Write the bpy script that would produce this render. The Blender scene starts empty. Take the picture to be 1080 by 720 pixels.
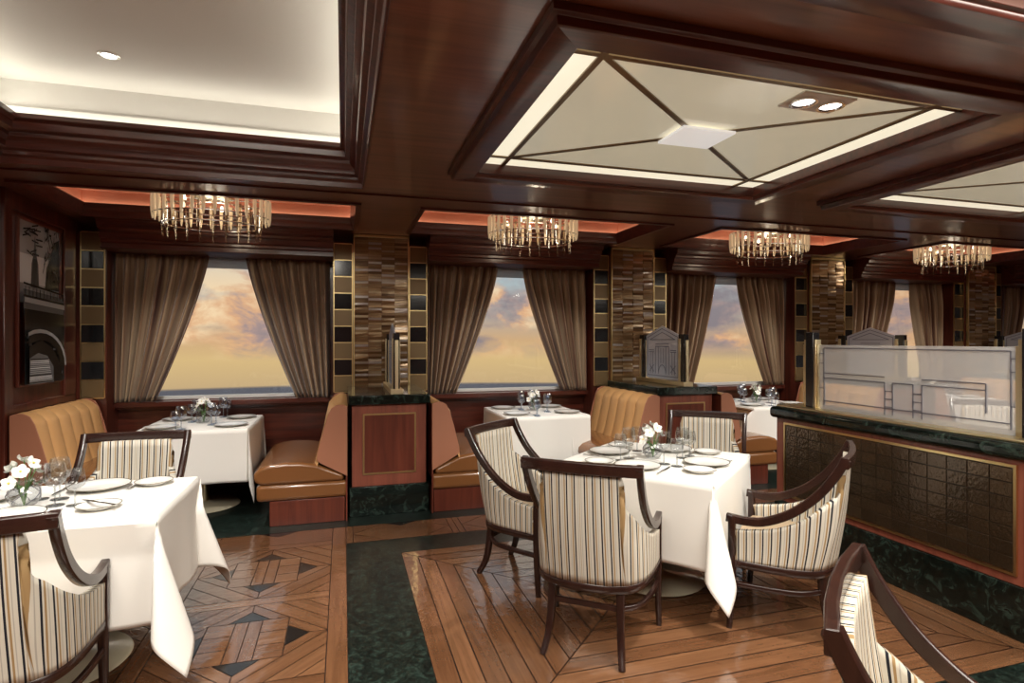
import bpy, bmesh, math, random
from mathutils import Vector, Matrix
random.seed(7)
PI = math.pi
SC = bpy.context.scene
COL = SC.collection

# ------------------------------------------------------------------ mesh builder
class MB:
    def __init__(s):
        s.v = []; s.f = []; s.uv = []; s.mi = []
    def face(s, idx, uv=None, mi=0):
        s.f.append(tuple(idx)); s.uv.append(uv); s.mi.append(mi)
    def poly(s, pts, uv=None, mi=0):
        b = len(s.v); s.v += [tuple(p) for p in pts]
        s.face(range(b, b + len(pts)), uv, mi)
    def box(s, x0, y0, z0, x1, y1, z1, mi=0):
        if x0 > x1: x0, x1 = x1, x0
        if y0 > y1: y0, y1 = y1, y0
        if z0 > z1: z0, z1 = z1, z0
        b = len(s.v)
        s.v += [(x0,y0,z0),(x1,y0,z0),(x1,y1,z0),(x0,y1,z0),(x0,y0,z1),(x1,y0,z1),(x1,y1,z1),(x0,y1,z1)]
        for q in ((0,3,2,1),(4,5,6,7),(0,1,5,4),(1,2,6,5),(2,3,7,6),(3,0,4,7)):
            s.face([b+i for i in q], None, mi)
        return s
    def prism(s, poly, z0, z1, mi=0):
        n = len(poly); b = len(s.v)
        s.v += [(p[0],p[1],z0) for p in poly] + [(p[0],p[1],z1) for p in poly]
        s.face([b+n-1-i for i in range(n)], None, mi); s.face([b+n+i for i in range(n)], None, mi)
        for i in range(n):
            j = (i+1) % n
            s.face((b+i,b+j,b+n+j,b+n+i), None, mi)
        return s
    def extrude(s, poly, axis, a0, a1, mi=0):
        """poly = 2-D outline; axis 'x': (y,z) outline, axis 'y': (x,z) outline"""
        n = len(poly); b = len(s.v)
        f = (lambda p,a: (a,p[0],p[1])) if axis == 'x' else (lambda p,a: (p[0],a,p[1]))
        s.v += [f(p,a0) for p in poly] + [f(p,a1) for p in poly]
        s.face([b+i for i in range(n)], None, mi); s.face([b+2*n-1-i for i in range(n)], None, mi)
        for i in range(n):
            j = (i+1) % n
            s.face((b+j,b+i,b+n+i,b+n+j), None, mi)
        return s
    def lathe(s, prof, n=24, c=(0,0,0), mi=0, sx=1, sy=1):
        b = len(s.v); m = len(prof)
        for r, z in prof:
            for k in range(n):
                a = 2*PI*k/n
                s.v.append((c[0]+r*sx*math.cos(a), c[1]+r*sy*math.sin(a), c[2]+z))
        for i in range(m-1):
            for k in range(n):
                k2 = (k+1) % n
                s.face((b+i*n+k, b+i*n+k2, b+(i+1)*n+k2, b+(i+1)*n+k), None, mi)
        return s
    def sweep(s, pts, sect, up=(0,0,1), closed=False, scale=None, mi=0):
        """section (list of (a,b)) swept along pts; a = side axis, b = up-ish axis"""
        pts = [Vector(p) for p in pts]; n = len(pts); m = len(sect); b = len(s.v)
        up = Vector(up)
        for i, p in enumerate(pts):
            if closed: t = pts[(i+1) % n] - pts[i-1]
            else: t = pts[min(i+1,n-1)] - pts[max(i-1,0)]
            t.normalize()
            side = t.cross(up)
            if side.length < 1e-4: side = Vector((1,0,0))
            side.normalize(); w = side.cross(t).normalized()
            k = 1 if scale is None else scale[i]
            for a, c in sect:
                s.v.append(tuple(p + side*a*k + w*c*k))
        for i in range(n if closed else n-1):
            i2 = (i+1) % n
            for k in range(m):
                k2 = (k+1) % m
                s.face((b+i*m+k, b+i*m+k2, b+i2*m+k2, b+i2*m+k), None, mi)
        if not closed:
            s.face([b+m-1-k for k in range(m)], None, mi); s.face([b+(n-1)*m+k for k in range(m)], None, mi)
        return s
    def tube(s, pts, r, n=8, up=(0,0,1), closed=False, scale=None, mi=0):
        return s.sweep(pts, [(r*math.cos(2*PI*k/n), r*math.sin(2*PI*k/n)) for k in range(n)], up, closed, scale, mi)
    def bar(s, pts, w, h, up=(0,0,1), scale=None, c=.25):
        a, b = w/2, h/2; ch = c*min(a,b)
        return s.sweep(pts, [(-a+ch,-b),(a-ch,-b),(a,-b+ch),(a,b-ch),(a-ch,b),(-a+ch,b),(-a,b-ch),(-a,-b+ch)], up, False, scale)
    def ring(s, x0, y0, x1, y1, prof, tf=None, closed=True):
        """profile [(inset, height)] swept round a rectangle with mitred corners; tf maps (x,y,h)->xyz"""
        tf = tf or (lambda x,y,h: (x,y,h)); b = len(s.v); m = len(prof)
        for i, h in prof:
            for p in ((x0+i,y0+i),(x1-i,y0+i),(x1-i,y1-i),(x0+i,y1-i)):
                s.v.append(tf(p[0],p[1],h))
        for i in range(m if closed else m-1):
            i2 = (i+1) % m
            for k in range(4):
                k2 = (k+1) % 4
                s.face((b+i*4+k, b+i*4+k2, b+i2*4+k2, b+i2*4+k))
        return s
    def grid(s, fn, nu, nv, uvf=None, mi=0):
        b = len(s.v)
        for j in range(nv+1):
            for i in range(nu+1):
                s.v.append(tuple(fn(i/nu, j/nv)))
        for j in range(nv):
            for i in range(nu):
                uv = None
                if uvf: uv = [uvf(i/nu,j/nv), uvf((i+1)/nu,j/nv), uvf((i+1)/nu,(j+1)/nv), uvf(i/nu,(j+1)/nv)]
                s.face((b+j*(nu+1)+i, b+j*(nu+1)+i+1, b+(j+1)*(nu+1)+i+1, b+(j+1)*(nu+1)+i), uv, mi)
        return s
    def xf(s, M, start=0):
        for i in range(start, len(s.v)): s.v[i] = tuple(M @ Vector(s.v[i]))
        return s
    def build(s, name, mat, parent=None, smooth=False, bevel=0, seg=2, solid=None, sub=0, fix=True):
        me = bpy.data.meshes.new(name)
        me.from_pydata(s.v, [], s.f)
        mats = mat if isinstance(mat, (list, tuple)) else [mat]
        for m in mats: me.materials.append(m)
        if len(mats) > 1: me.polygons.foreach_set('material_index', s.mi)
        if any(u for u in s.uv):
            L = me.uv_layers.new(name='UVMap')
            for p, u in zip(me.polygons, s.uv):
                if u:
                    for li, q in zip(p.loop_indices, u): L.data[li].uv = q
        if fix:
            bm = bmesh.new(); bm.from_mesh(me); bmesh.ops.recalc_face_normals(bm, faces=bm.faces); bm.to_mesh(me); bm.free()
        o = bpy.data.objects.new(name, me); COL.objects.link(o)
        if parent: o.parent = parent
        if solid is not None:
            q = o.modifiers.new('Solid', 'SOLIDIFY'); q.thickness = solid; q.offset = 0
        if bevel:
            q = o.modifiers.new('Bevel', 'BEVEL'); q.width = bevel; q.segments = seg; q.limit_method = 'ANGLE'; q.angle_limit = math.radians(40)
        if sub:
            q = o.modifiers.new('Sub', 'SUBSURF'); q.levels = sub; q.render_levels = sub
        if smooth or bevel or sub:
            me.polygons.foreach_set('use_smooth', [True]*len(me.polygons))
            if not sub:
                try: me.set_sharp_from_angle(angle=math.radians(45))
                except Exception: pass
        return o

def thing(name, label, cat, loc=(0,0,0), rz=0, group=None):
    o = bpy.data.objects.new(name, None); COL.objects.link(o)
    o.location = loc; o.rotation_euler = (0,0,rz); o.empty_display_size = .1
    return tag(o, label, cat, group)
def tag(o, label, cat, group=None):
    o['label'] = label; o['category'] = cat
    if group: o['group'] = group
    return o
def struct(o):
    o['kind'] = 'structure'; return o
def copy_tree(o, loc, rz=None, label=None, group=None):
    c = o.copy(); COL.objects.link(c); c.location = loc
    if rz is not None: c.rotation_euler = (0,0,rz)
    if label: c['label'] = label
    if group: c['group'] = group
    for ch in list(o.children):
        d = ch.copy(); COL.objects.link(d); d.parent = c
        for g in list(ch.children):
            e = g.copy(); COL.objects.link(e); e.parent = d
    return c
def rot(p, a):
    return (p[0]*math.cos(a)-p[1]*math.sin(a), p[0]*math.sin(a)+p[1]*math.cos(a))

# ------------------------------------------------------------------ materials
def new_mat(name):
    m = bpy.data.materials.new(name); m.use_nodes = True
    nt = m.node_tree; b = nt.nodes['Principled BSDF']
    return m, nt, b
def plain(name, col, rough=.5, metal=0, coat=0, spec=None, emit=None, es=0, bump=None):
    m, nt, b = new_mat(name)
    b.inputs['Base Color'].default_value = (*col,1); b.inputs['Roughness'].default_value = rough
    b.inputs['Metallic'].default_value = metal; b.inputs['Coat Weight'].default_value = coat
    b.inputs['Coat Roughness'].default_value = .1
    if spec is not None: b.inputs['Specular IOR Level'].default_value = spec
    if emit: b.inputs['Emission Color'].default_value = (*emit,1); b.inputs['Emission Strength'].default_value = es
    if bump:
        n = nt.nodes.new('ShaderNodeTexNoise'); n.inputs['Scale'].default_value = bump[0]; n.inputs['Detail'].default_value = 3
        tc = nt.nodes.new('ShaderNodeTexCoord'); nt.links.new(tc.outputs['Object'], n.inputs['Vector'])
        bp = nt.nodes.new('ShaderNodeBump'); bp.inputs['Strength'].default_value = bump[1]; bp.inputs['Distance'].default_value = .01
        nt.links.new(n.outputs['Fac'], bp.inputs['Height']); nt.links.new(bp.outputs['Normal'], b.inputs['Normal'])
    return m
def ramp(nt, stops, interp='LINEAR'):
    r = nt.nodes.new('ShaderNodeValToRGB'); cr = r.color_ramp; cr.interpolation = interp
    while len(cr.elements) > 1: cr.elements.remove(cr.elements[-1])
    cr.elements[0].position = stops[0][0]; cr.elements[0].color = (*stops[0][1],1)
    for p, c in stops[1:]:
        e = cr.elements.new(p); e.color = (*c,1)
    return r
def wood(name, c1, c2, axis='X', rough=.25, coat=.4, sc=1.0, bump=.05, spec=.5):
    m, nt, b = new_mat(name)
    tc = nt.nodes.new('ShaderNodeTexCoord'); mp = nt.nodes.new('ShaderNodeMapping')
    s = {'X':(1.2,22,22),'Y':(22,1.2,22),'Z':(22,22,1.2)}[axis]
    mp.inputs['Scale'].default_value = tuple(q*sc for q in s)
    n = nt.nodes.new('ShaderNodeTexNoise'); n.inputs['Scale'].default_value = 1.0; n.inputs['Detail'].default_value = 6; n.inputs['Roughness'].default_value = .6
    n.inputs['Distortion'].default_value = .6
    nt.links.new(tc.outputs['Object'], mp.inputs['Vector']); nt.links.new(mp.outputs['Vector'], n.inputs['Vector'])
    r = ramp(nt, [(.3,c1),(.72,c2)])
    nt.links.new(n.outputs['Fac'], r.inputs['Fac']); nt.links.new(r.outputs['Color'], b.inputs['Base Color'])
    b.inputs['Roughness'].default_value = rough; b.inputs['Coat Weight'].default_value = coat; b.inputs['Coat Roughness'].default_value = .12
    b.inputs['Specular IOR Level'].default_value = spec
    bp = nt.nodes.new('ShaderNodeBump'); bp.inputs['Strength'].default_value = bump; bp.inputs['Distance'].default_value = .01
    nt.links.new(n.outputs['Fac'], bp.inputs['Height']); nt.links.new(bp.outputs['Normal'], b.inputs['Normal'])
    return m
def marble(name, c1, c2, scale=6, rough=.12):
    m, nt, b = new_mat(name)
    tc = nt.nodes.new('ShaderNodeTexCoord')
    n = nt.nodes.new('ShaderNodeTexNoise'); n.inputs['Scale'].default_value = scale; n.inputs['Detail'].default_value = 9; n.inputs['Roughness'].default_value = .68; n.inputs['Distortion'].default_value = 1.4
    nt.links.new(tc.outputs['Object'], n.inputs['Vector'])
    r = ramp(nt, [(.44,c1),(.55,tuple((a*3+d)/4 for a,d in zip(c1,c2))),(.63,c2),(.70,c1)])
    nt.links.new(n.outputs['Fac'], r.inputs['Fac']); nt.links.new(r.outputs['Color'], b.inputs['Base Color'])
    b.inputs['Roughness'].default_value = rough
    return m
def island_mat(name, stops, rough=.3, metal=0, coat=0, grain=None, bump=0, bscale=20, rvar=0):
    """random colour per loose piece"""
    m, nt, b = new_mat(name)
    g = nt.nodes.new('ShaderNodeNewGeometry')
    r = ramp(nt, stops); nt.links.new(g.outputs['Random Per Island'], r.inputs['Fac'])
    out = r.outputs['Color']
    if grain:
        uvn = nt.nodes.new('ShaderNodeUVMap'); uvn.uv_map = 'UVMap'
        mp = nt.nodes.new('ShaderNodeMapping'); mp.inputs['Scale'].default_value = grain
        n = nt.nodes.new('ShaderNodeTexNoise'); n.inputs['Scale'].default_value = 1; n.inputs['Detail'].default_value = 6; n.inputs['Distortion'].default_value = .8
        nt.links.new(uvn.outputs['UV'], mp.inputs['Vector']); nt.links.new(mp.outputs['Vector'], n.inputs['Vector'])
        mx = nt.nodes.new('ShaderNodeMix'); mx.data_type = 'RGBA'; mx.blend_type = 'MULTIPLY'; mx.inputs['Factor'].default_value = 1
        r2 = ramp(nt, [(.3,(.68,.64,.60)),(.7,(1.1,1.08,1.05))]); nt.links.new(n.outputs['Fac'], r2.inputs['Fac'])
        nt.links.new(out, mx.inputs['A']); nt.links.new(r2.outputs['Color'], mx.inputs['B']); out = mx.outputs['Result']
    nt.links.new(out, b.inputs['Base Color'])
    b.inputs['Roughness'].default_value = rough; b.inputs['Metallic'].default_value = metal; b.inputs['Coat Weight'].default_value = coat
    b.inputs['Coat Roughness'].default_value = .08
    if bump:
        n = nt.nodes.new('ShaderNodeTexNoise'); n.inputs['Scale'].default_value = bscale; n.inputs['Detail'].default_value = 2
        tc = nt.nodes.new('ShaderNodeTexCoord'); nt.links.new(tc.outputs['Object'], n.inputs['Vector'])
        bp = nt.nodes.new('ShaderNodeBump'); bp.inputs['Strength'].default_value = bump; bp.inputs['Distance'].default_value = .02
        nt.links.new(n.outputs['Fac'], bp.inputs['Height']); nt.links.new(bp.outputs['Normal'], b.inputs['Normal'])
        if coat: nt.links.new(bp.outputs['Normal'], b.inputs['Coat Normal'])
    return m
def clear_glass(name, tint=(1,1,1), gloss=.9, base=.03):
    m = bpy.data.materials.new(name); m.use_nodes = True; nt = m.node_tree; nt.nodes.clear()
    o = nt.nodes.new('ShaderNodeOutputMaterial'); t = nt.nodes.new('ShaderNodeBsdfTransparent'); g = nt.nodes.new('ShaderNodeBsdfGlossy')
    t.inputs['Color'].default_value = (*tint,1); g.inputs['Roughness'].default_value = .03
    lw = nt.nodes.new('ShaderNodeLayerWeight'); lw.inputs['Blend'].default_value = .35
    mr = nt.nodes.new('ShaderNodeMapRange'); mr.inputs['To Min'].default_value = base; mr.inputs['To Max'].default_value = gloss
    pw = nt.nodes.new('ShaderNodeMath'); pw.operation = 'POWER'; pw.inputs[1].default_value = 1.6
    nt.links.new(lw.outputs['Facing'], pw.inputs[0]); nt.links.new(pw.outputs[0], mr.inputs['Value'])
    mx = nt.nodes.new('ShaderNodeMixShader'); nt.links.new(mr.outputs['Result'], mx.inputs['Fac'])
    nt.links.new(t.outputs[0], mx.inputs[1]); nt.links.new(g.outputs[0], mx.inputs[2]); nt.links.new(mx.outputs[0], o.inputs['Surface'])
    return m
def frosted(name, col, fac, tint=(1,1,1)):
    m = bpy.data.materials.new(name); m.use_nodes = True; nt = m.node_tree; nt.nodes.clear()
    o = nt.nodes.new('ShaderNodeOutputMaterial'); t = nt.nodes.new('ShaderNodeBsdfTransparent'); t.inputs['Color'].default_value = (*tint,1)
    d = nt.nodes.new('ShaderNodeBsdfDiffuse'); d.inputs['Color'].default_value = (*col,1)
    tr = nt.nodes.new('ShaderNodeBsdfTranslucent'); tr.inputs['Color'].default_value = (*col,1)
    ad = nt.nodes.new('ShaderNodeMixShader'); ad.inputs['Fac'].default_value = .5
    mx = nt.nodes.new('ShaderNodeMixShader'); mx.inputs['Fac'].default_value = fac
    nt.links.new(d.outputs[0], ad.inputs[1]); nt.links.new(tr.outputs[0], ad.inputs[2])
    nt.links.new(t.outputs[0], mx.inputs[1]); nt.links.new(ad.outputs[0], mx.inputs[2]); nt.links.new(mx.outputs[0], o.inputs['Surface'])
    return m
def stripe_mat(name, period, stops, rough=.7):
    m, nt, b = new_mat(name)
    uvn = nt.nodes.new('ShaderNodeUVMap'); uvn.uv_map = 'UVMap'
    sx = nt.nodes.new('ShaderNodeSeparateXYZ'); nt.links.new(uvn.outputs['UV'], sx.inputs[0])
    d = nt.nodes.new('ShaderNodeMath'); d.operation = 'DIVIDE'; d.inputs[1].default_value = period
    f = nt.nodes.new('ShaderNodeMath'); f.operation = 'FRACT'
    nt.links.new(sx.outputs['X'], d.inputs[0]); nt.links.new(d.outputs[0], f.inputs[0])
    r = ramp(nt, stops, 'CONSTANT'); nt.links.new(f.outputs[0], r.inputs['Fac'])
    nt.links.new(r.outputs['Color'], b.inputs['Base Color']); b.inputs['Roughness'].default_value = rough
    b.inputs['Specular IOR Level'].default_value = .2
    return m
def lamp_mat(name, col, s):
    m = bpy.data.materials.new(name); m.use_nodes = True; nt = m.node_tree; nt.nodes.clear()
    o = nt.nodes.new('ShaderNodeOutputMaterial'); e = nt.nodes.new('ShaderNodeEmission'); e.inputs['Color'].default_value = (*col,1); e.inputs['Strength'].default_value = s
    nt.links.new(e.outputs[0], o.inputs['Surface']); return m

MAH1, MAH2 = (.040,.009,.006), (.125,.027,.015)
M = {}
M['wood_x'] = wood('mahogany', MAH1, MAH2, 'X', .28, .35)
M['wood_y'] = wood('mahogany_cross', MAH1, MAH2, 'Y', .28, .35)
M['wood_z'] = wood('mahogany_upright', MAH1, MAH2, 'Z', .28, .3)
M['soffit'] = wood('mahogany_ceiling', (.12,.047,.032), (.24,.097,.064), 'X', .28, 1.0, .6, .05)
M['frame_red'] = wood('red_brown_wood', (.17,.045,.028), (.30,.09,.055), 'Z', .35, .2)
M['panel_red'] = wood('dark_red_wood', (.085,.018,.011), (.17,.04,.022), 'Z', .3, .3)
M['chair_wood'] = wood('espresso_wood', (.013,.0045,.0035), (.034,.012,.008), 'Z', .27, .25)
M['gold'] = plain('gold', (.78,.60,.30), .28, 1)
M['brass'] = plain('pale_brass', (.80,.69,.45), .32, 1)
M['chrome'] = plain('silver', (.85,.85,.85), .15, 1)
M['black'] = plain('black_lacquer', (.012,.012,.014), .2, 0, .4)
M['marble'] = marble('green_black_marble', (.003,.006,.005), (.030,.052,.042), 12, .12)
M['marble_floor'] = marble('green_black_floor_marble', (.003,.006,.005), (.030,.054,.043), 24, .3)
M['copper'] = plain('copper_ceiling', (.66,.28,.18), .3, 0, .3)
M['plaster'] = plain('plaster', (.74,.73,.70), .8)
M['cream_panel'] = plain('cream_lacquer', (.66,.60,.44), .16, 0, .3)
M['laylight'] = plain('backlit_cream_panel', (.58,.53,.38), .10, 0, .4, None, (1,.92,.68), .24)  # opaque panel given its own glow in place of light falling on it
M['laylight_edge'] = plain('backlit_cream_border', (.60,.55,.42), .12, 0, .4, None, (1,.92,.70), .70)  # stronger emission paints the strip-light glow along the panel edge
M['lit_plate'] = plain('backlit_white_plate', (.85,.84,.80), .1, 0, .5, None, (1,.98,.94), .40)  # emission paints the plate's bright reflection of windows and lights
M['white_panel'] = plain('pale_plate', (.86,.85,.80), .1, .2, .5)
M['bronze'] = plain('bronze_strip', (.24,.17,.10), .3, .8)
M['cloth'] = plain('white_linen', (.84,.82,.78), .85, 0, 0, .15)
M['china'] = plain('white_china', (.88,.87,.84), .12, 0, .4)
M['rim'] = plain('dark_gilt_rim', (.16,.13,.06), .25, .6)
M['leather'] = plain('tan_leather', (.205,.083,.028), .24, 0, .35, None, None, 0, (14,.12))
M['channel'] = plain('tan_channel_leather', (.56,.31,.125), .5, 0, .05)
M['endface'] = plain('pink_tan_leather', (.38,.155,.088), .5)
M['seat'] = plain('beige_leather', (.42,.31,.20), .4, 0, .1)
M['glass'] = clear_glass('clear_glass', (.86,.88,.89), .95, .12)
M['blue_glass'] = clear_glass('blue_tinted_glass', (.78,.85,.95), .9, .2)  # blue of the window light painted into the glass tint
M['pane'] = clear_glass('window_glass', (.97,.98,.98), .5, .02)
M['frost'] = frosted('frosted_glass', (.95,.95,.96), .30)
M['frost_blue'] = frosted('pale_blue_glass', (.84,.90,1.0), .72)
M['etch'] = plain('etched_line', (.12,.12,.15), .5)
M['etch_blue'] = plain('etched_blue_line', (.16,.19,.28), .5)
M['white_frame'] = plain('white_window_frame', (.72,.72,.70), .5)
M['blind'] = frosted('grey_blind', (.62,.64,.66), .8)
M['rod'] = plain('amber_glass_rod', (.78,.60,.36), .15, 0, .3, None, (1,.76,.45), .20)
M['rod_clear'] = clear_glass('crystal_rod', (.80,.74,.66), .7, .14)
M['bulb'] = lamp_mat('bulb_glow', (1,.86,.62), 3)
M['led'] = lamp_mat('cove_light', (1,.93,.78), 5)
M['led_bay'] = lamp_mat('recess_glow', (1,.84,.66), 2.6)
M['spot_glow'] = lamp_mat('downlight_glow', (1,.95,.92), 6)
M['petal'] = plain('white_petal', (.88,.88,.84), .6)
M['petal_c'] = plain('yellow_flower_centre', (.75,.60,.12), .6)
M['leaf'] = plain('green_stem', (.10,.22,.05), .5)
M['tile_black'] = plain('black_tile', (.013,.013,.014), .12, 0, .3)
M['tile_bronze'] = plain('bronze_tile', (.20,.135,.065), .32, .4)
CREAM, BLK, OCH, GRY = (.58,.545,.47), (.014,.015,.022), (.33,.215,.10), (.40,.375,.33)
M['stripe'] = stripe_mat('striped_fabric', .037, [(0,CREAM),(.19,BLK),(.36,CREAM),(.50,OCH),(.66,CREAM),(.80,GRY),(.88,CREAM)])
M['mosaic'] = island_mat('mosaic_tiles', [(0,(.12,.065,.028)),(.3,(.25,.145,.063)),(.55,(.35,.22,.105)),(.8,(.44,.32,.19)),(.93,(.46,.41,.38)),(1,(.60,.54,.50))], .18, .45, .3)
M['bronze_glass'] = island_mat('bronze_glass_tiles', [(0,(.055,.036,.020)),(.5,(.075,.048,.027)),(1,(.095,.062,.035))], .12, .6, .5, None, .14, 55)
M['plank'] = island_mat('oak_planks', [(0,(.15,.068,.033)),(.4,(.18,.083,.040)),(.75,(.20,.095,.046)),(1,(.23,.112,.056))], .20, 0, .9, (2.2,38,1), .12, 13)
M['inlay_black'] = plain('black_floor_inlay', (.012,.010,.009), .18, 0, .3)
M['groove'] = plain('dark_groove', (.025,.010,.005), .5)

def curtain_mat():
    m, nt, b = new_mat('brown_satin')
    uvn = nt.nodes.new('ShaderNodeUVMap'); uvn.uv_map = 'UVMap'
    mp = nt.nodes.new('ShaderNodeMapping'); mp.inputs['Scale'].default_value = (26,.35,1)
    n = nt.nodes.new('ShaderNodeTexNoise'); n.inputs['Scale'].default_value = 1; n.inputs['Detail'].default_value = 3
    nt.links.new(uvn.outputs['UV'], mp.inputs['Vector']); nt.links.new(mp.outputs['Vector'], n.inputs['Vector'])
    r = ramp(nt, [(.34,(.07,.02,.014)),(.43,(.20,.115,.065)),(.52,(.30,.20,.12)),(.62,(.42,.31,.20)),(.7,(.20,.12,.065))])  # light and dark streaks paint pleat shading; dark red lines are the cloth's own
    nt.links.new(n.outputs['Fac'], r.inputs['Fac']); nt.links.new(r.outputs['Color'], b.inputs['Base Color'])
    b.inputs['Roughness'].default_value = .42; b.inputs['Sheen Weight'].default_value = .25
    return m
M['curtain'] = curtain_mat()

# ------------------------------------------------------------------ key dimensions
SOF = 2.60
COLX = [.385, 3.315, 6.22, 9.07]
BAYS = [(-2.2,.11),(.645,2.98),(3.56,5.88),(6.50,8.74),(9.38,11.5)]
CHX = [-1.05, 1.79, 4.58, 7.35]
YC = 6.10       # column face
YW = 6.46       # window wall
WALLX = -2.36

# ------------------------------------------------------------------ floor
fl = MB()
def plank(pts, d=None, mi=0, z=0):
    """one floor board as a polygon; uv runs along direction d"""
    d = Vector(d or (1,0)).normalized(); e = Vector((-d.y,d.x)); off = random.random()*30
    fl.poly([(p[0],p[1],z) for p in pts], [(Vector((p[0],p[1])).dot(d)+off, Vector((p[0],p[1])).dot(e)) for p in pts], mi)
def shrink(pts, g=.0022):
    n = len(pts); out = []
    P = [Vector(p) for p in pts]
    A = sum(P[i].x*P[(i+1)%n].y-P[(i+1)%n].x*P[i].y for i in range(n))
    if A < 0: P.reverse()
    for i in range(n):
        a, b, c = P[i-1], P[i], P[(i+1)%n]
        d1 = (b-a).normalized(); d2 = (c-b).normalized()
        n1 = Vector((-d1.y,d1.x)); n2 = Vector((-d2.y,d2.x))
        k = 1+n1.dot(n2)
        out.append(b + (n1+n2)*g/max(k,.25))
    return out
def P(pts, d=None, mi=0, g=.0026): plank(shrink(pts,g), d, mi)
fl.poly([(-3,-3.2,-.003),(13,-3.2,-.003),(13,7,-.003),(-3,7,-.003)], None, 1)
GX0, GX1 = .022, .392         # long marble strip
# marble: strip along the aisle, band across, border under the booths
for r in ((GX0,-3.2,GX1,4.37),(GX1,4.075,13,4.37),(GX1,1.60,3.24,1.86),(-3,4.76,13,7)):
    plank([(r[0],r[1]),(r[2],r[1]),(r[2],r[3]),(r[0],r[3])], None, 2)
# right-hand field: mitred concentric boards
def mitred(x0, y0, x1, y1, w):
    k = 0
    while True:
        a, b = k*w, (k+1)*w
        if min(x1-x0, y1-y0) <= 2*a+.02: break
        b = min(b, (min(x1-x0,y1-y0))/2)
        X0,Y0,X1,Y1 = x0+a,y0+a,x1-a,y1-a; U0,V0,U1,V1 = x0+b,y0+b,x1-b,y1-b
        for quad, d in (([(X0,Y0),(X1,Y0),(U1,V0),(U0,V0)],(1,0)), ([(X1,Y0),(X1,Y1),(U1,V1),(U1,V0)],(0,1)),
                        ([(X1,Y1),(X0,Y1),(U0,V1),(U1,V1)],(1,0)), ([(X0,Y1),(X0,Y0),(U0,V0),(U0,V1)],(0,1))):
            P(quad, d, 0, .0034)
        k += 1
mitred(GX1, 1.86, 3.24, 4.075, .105)
mitred(GX1, -1.2, 3.24, 1.60, .105)
mitred(3.24, -1.2, 12.8, 4.075, .105)
# band of boards between the marble bands
BY0, BY1 = 4.37, 4.76
def tri_band(x0, x1, y0, y1):
    L = .86; n = max(1, round((x1-x0)/L)); L = (x1-x0)/n
    for i in range(n):
        a, b = x0+i*L, x0+(i+1)*L; m = (a+b)/2; h = y1-y0; c = .05
        P([(a,y0),(a+c,y0),(a+c,y1),(a,y1)], (0,1))
        P([(b-c,y0),(b,y0),(b,y1),(b-c,y1)], (0,1))
        a += c; b -= c; ym = (y0+y1)/2; t = .13
        P([(a,y0),(m-t,y0),(a,ym)], (1,-.4)); P([(m+t,y0),(b,y0),(b,ym)], (1,.4))
        P([(a,y1),(a,ym),(m-t,y1)], (1,.4)); P([(b,y1),(m+t,y1),(b,ym)], (1,-.4))
        P([(m-t,y1),(m+t,y1),(m,y1-.085)], (1,0), 3)
        P([(a,ym),(m-t,y0),(m+t,y0),(b,ym),(m+t,y1),(m,y1-.085),(m-t,y1)], (1,0))
tri_band(GX0, 12.8, BY0, BY1)
# left-hand parquet squares
def parquet(x0, y0, s):
    def T(p): return (x0+p[0]*s, y0+p[1]*s)
    def Q(pts, d=None, mi=0): P([T(p) for p in pts], d, mi)
    # basket weave centre
    a, b = .25, .75; t = (b-a)/3
    for i in (0,2):
        for j in range(3):
            Q([(a+i*t,a+j*t),(a+(i+1)*t,a+j*t),(a+(i+1)*t,a+(j+1)*t),(a+i*t,a+(j+1)*t)], (1,0))
    for i in range(2):
        Q([(a+t+i*t/2,a),(a+t+(i+1)*t/2,a),(a+t+(i+1)*t/2,b),(a+t+i*t/2,b)], (0,1))
    for k in range(4):
        def R(p, k=k):
            x, y = p[0]-.5, p[1]-.5
            for _ in range(k): x, y = -y, x
            return (x+.5, y+.5)
        def D(d, k=k):
            x, y = d
            for _ in range(k): x, y = -y, x
            return (x, y)
        # triangle between the centre and the side: black tip on the base, boards beside it
        Q([R((.37,.25)),R((.63,.25)),R((.5,.11))], (1,0), 3)
        Q([R((.25,.25)),R((.37,.25)),R((.5,.11)),R((.5,0))], D((1,-1)))
        Q([R((.75,.25)),R((.5,0)),R((.5,.11)),R((.63,.25))], D((1,1)))
        # corner: diagonal board along the diamond and the remaining triangle
        w = .17
        Q([R((.5,0)),R((0,.5)),R((0,.5-w)),R((.5-w,0))], D((1,-1)))
        m2 = (.5-w)/2
        Q([R((.5-w,0)),R((0,.5-w)),R((0,m2)),R((m2,0))], D((1,-1)))
        Q([R((0,0)),R((m2,0)),R((0,m2))], D((1,-1)))
PS, PB = .80, .085
xs = GX0
P([(xs-.10,-2),(xs,-2),(xs,BY1),(xs-.10,BY1)], (0,1))
xr = xs-.10
for i in range(4):
    x1 = xr - i*(PS+PB)
    for j in range(8):
        y1 = BY0+.10 - j*(PS+PB)
        parquet(x1-PS, y1-PS-PB, PS)
        P([(x1-PS,y1-PB),(x1,y1-PB),(x1,y1),(x1-PS,y1)], (1,0))
    P([(x1-PS-PB,-2.5),(x1-PS,-2.5),(x1-PS,BY1),(x1-PS-PB,BY1)], (0,1))
    tri = x1-PS
    # strip against the booth marble
    yb = BY0+.10; m = (tri+x1)/2
    P([(tri,yb),(x1,yb),(x1,BY1-.002),(m+.14,BY1-.002),(m,BY1-.10),(m-.14,BY1-.002),(tri,BY1-.002)], (1,0))
    P([(m-.14,BY1-.002),(m,BY1-.10),(m+.14,BY1-.002)], (1,0), 3)
floor = struct(fl.build('floor', [M['plank'], M['groove'], M['marble_floor'], M['inlay_black']], None, fix=False))
slab = MB().box(-3,-3.2,-.12,13,7,-.02); struct(slab.build('floor_slab', M['groove']))

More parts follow.
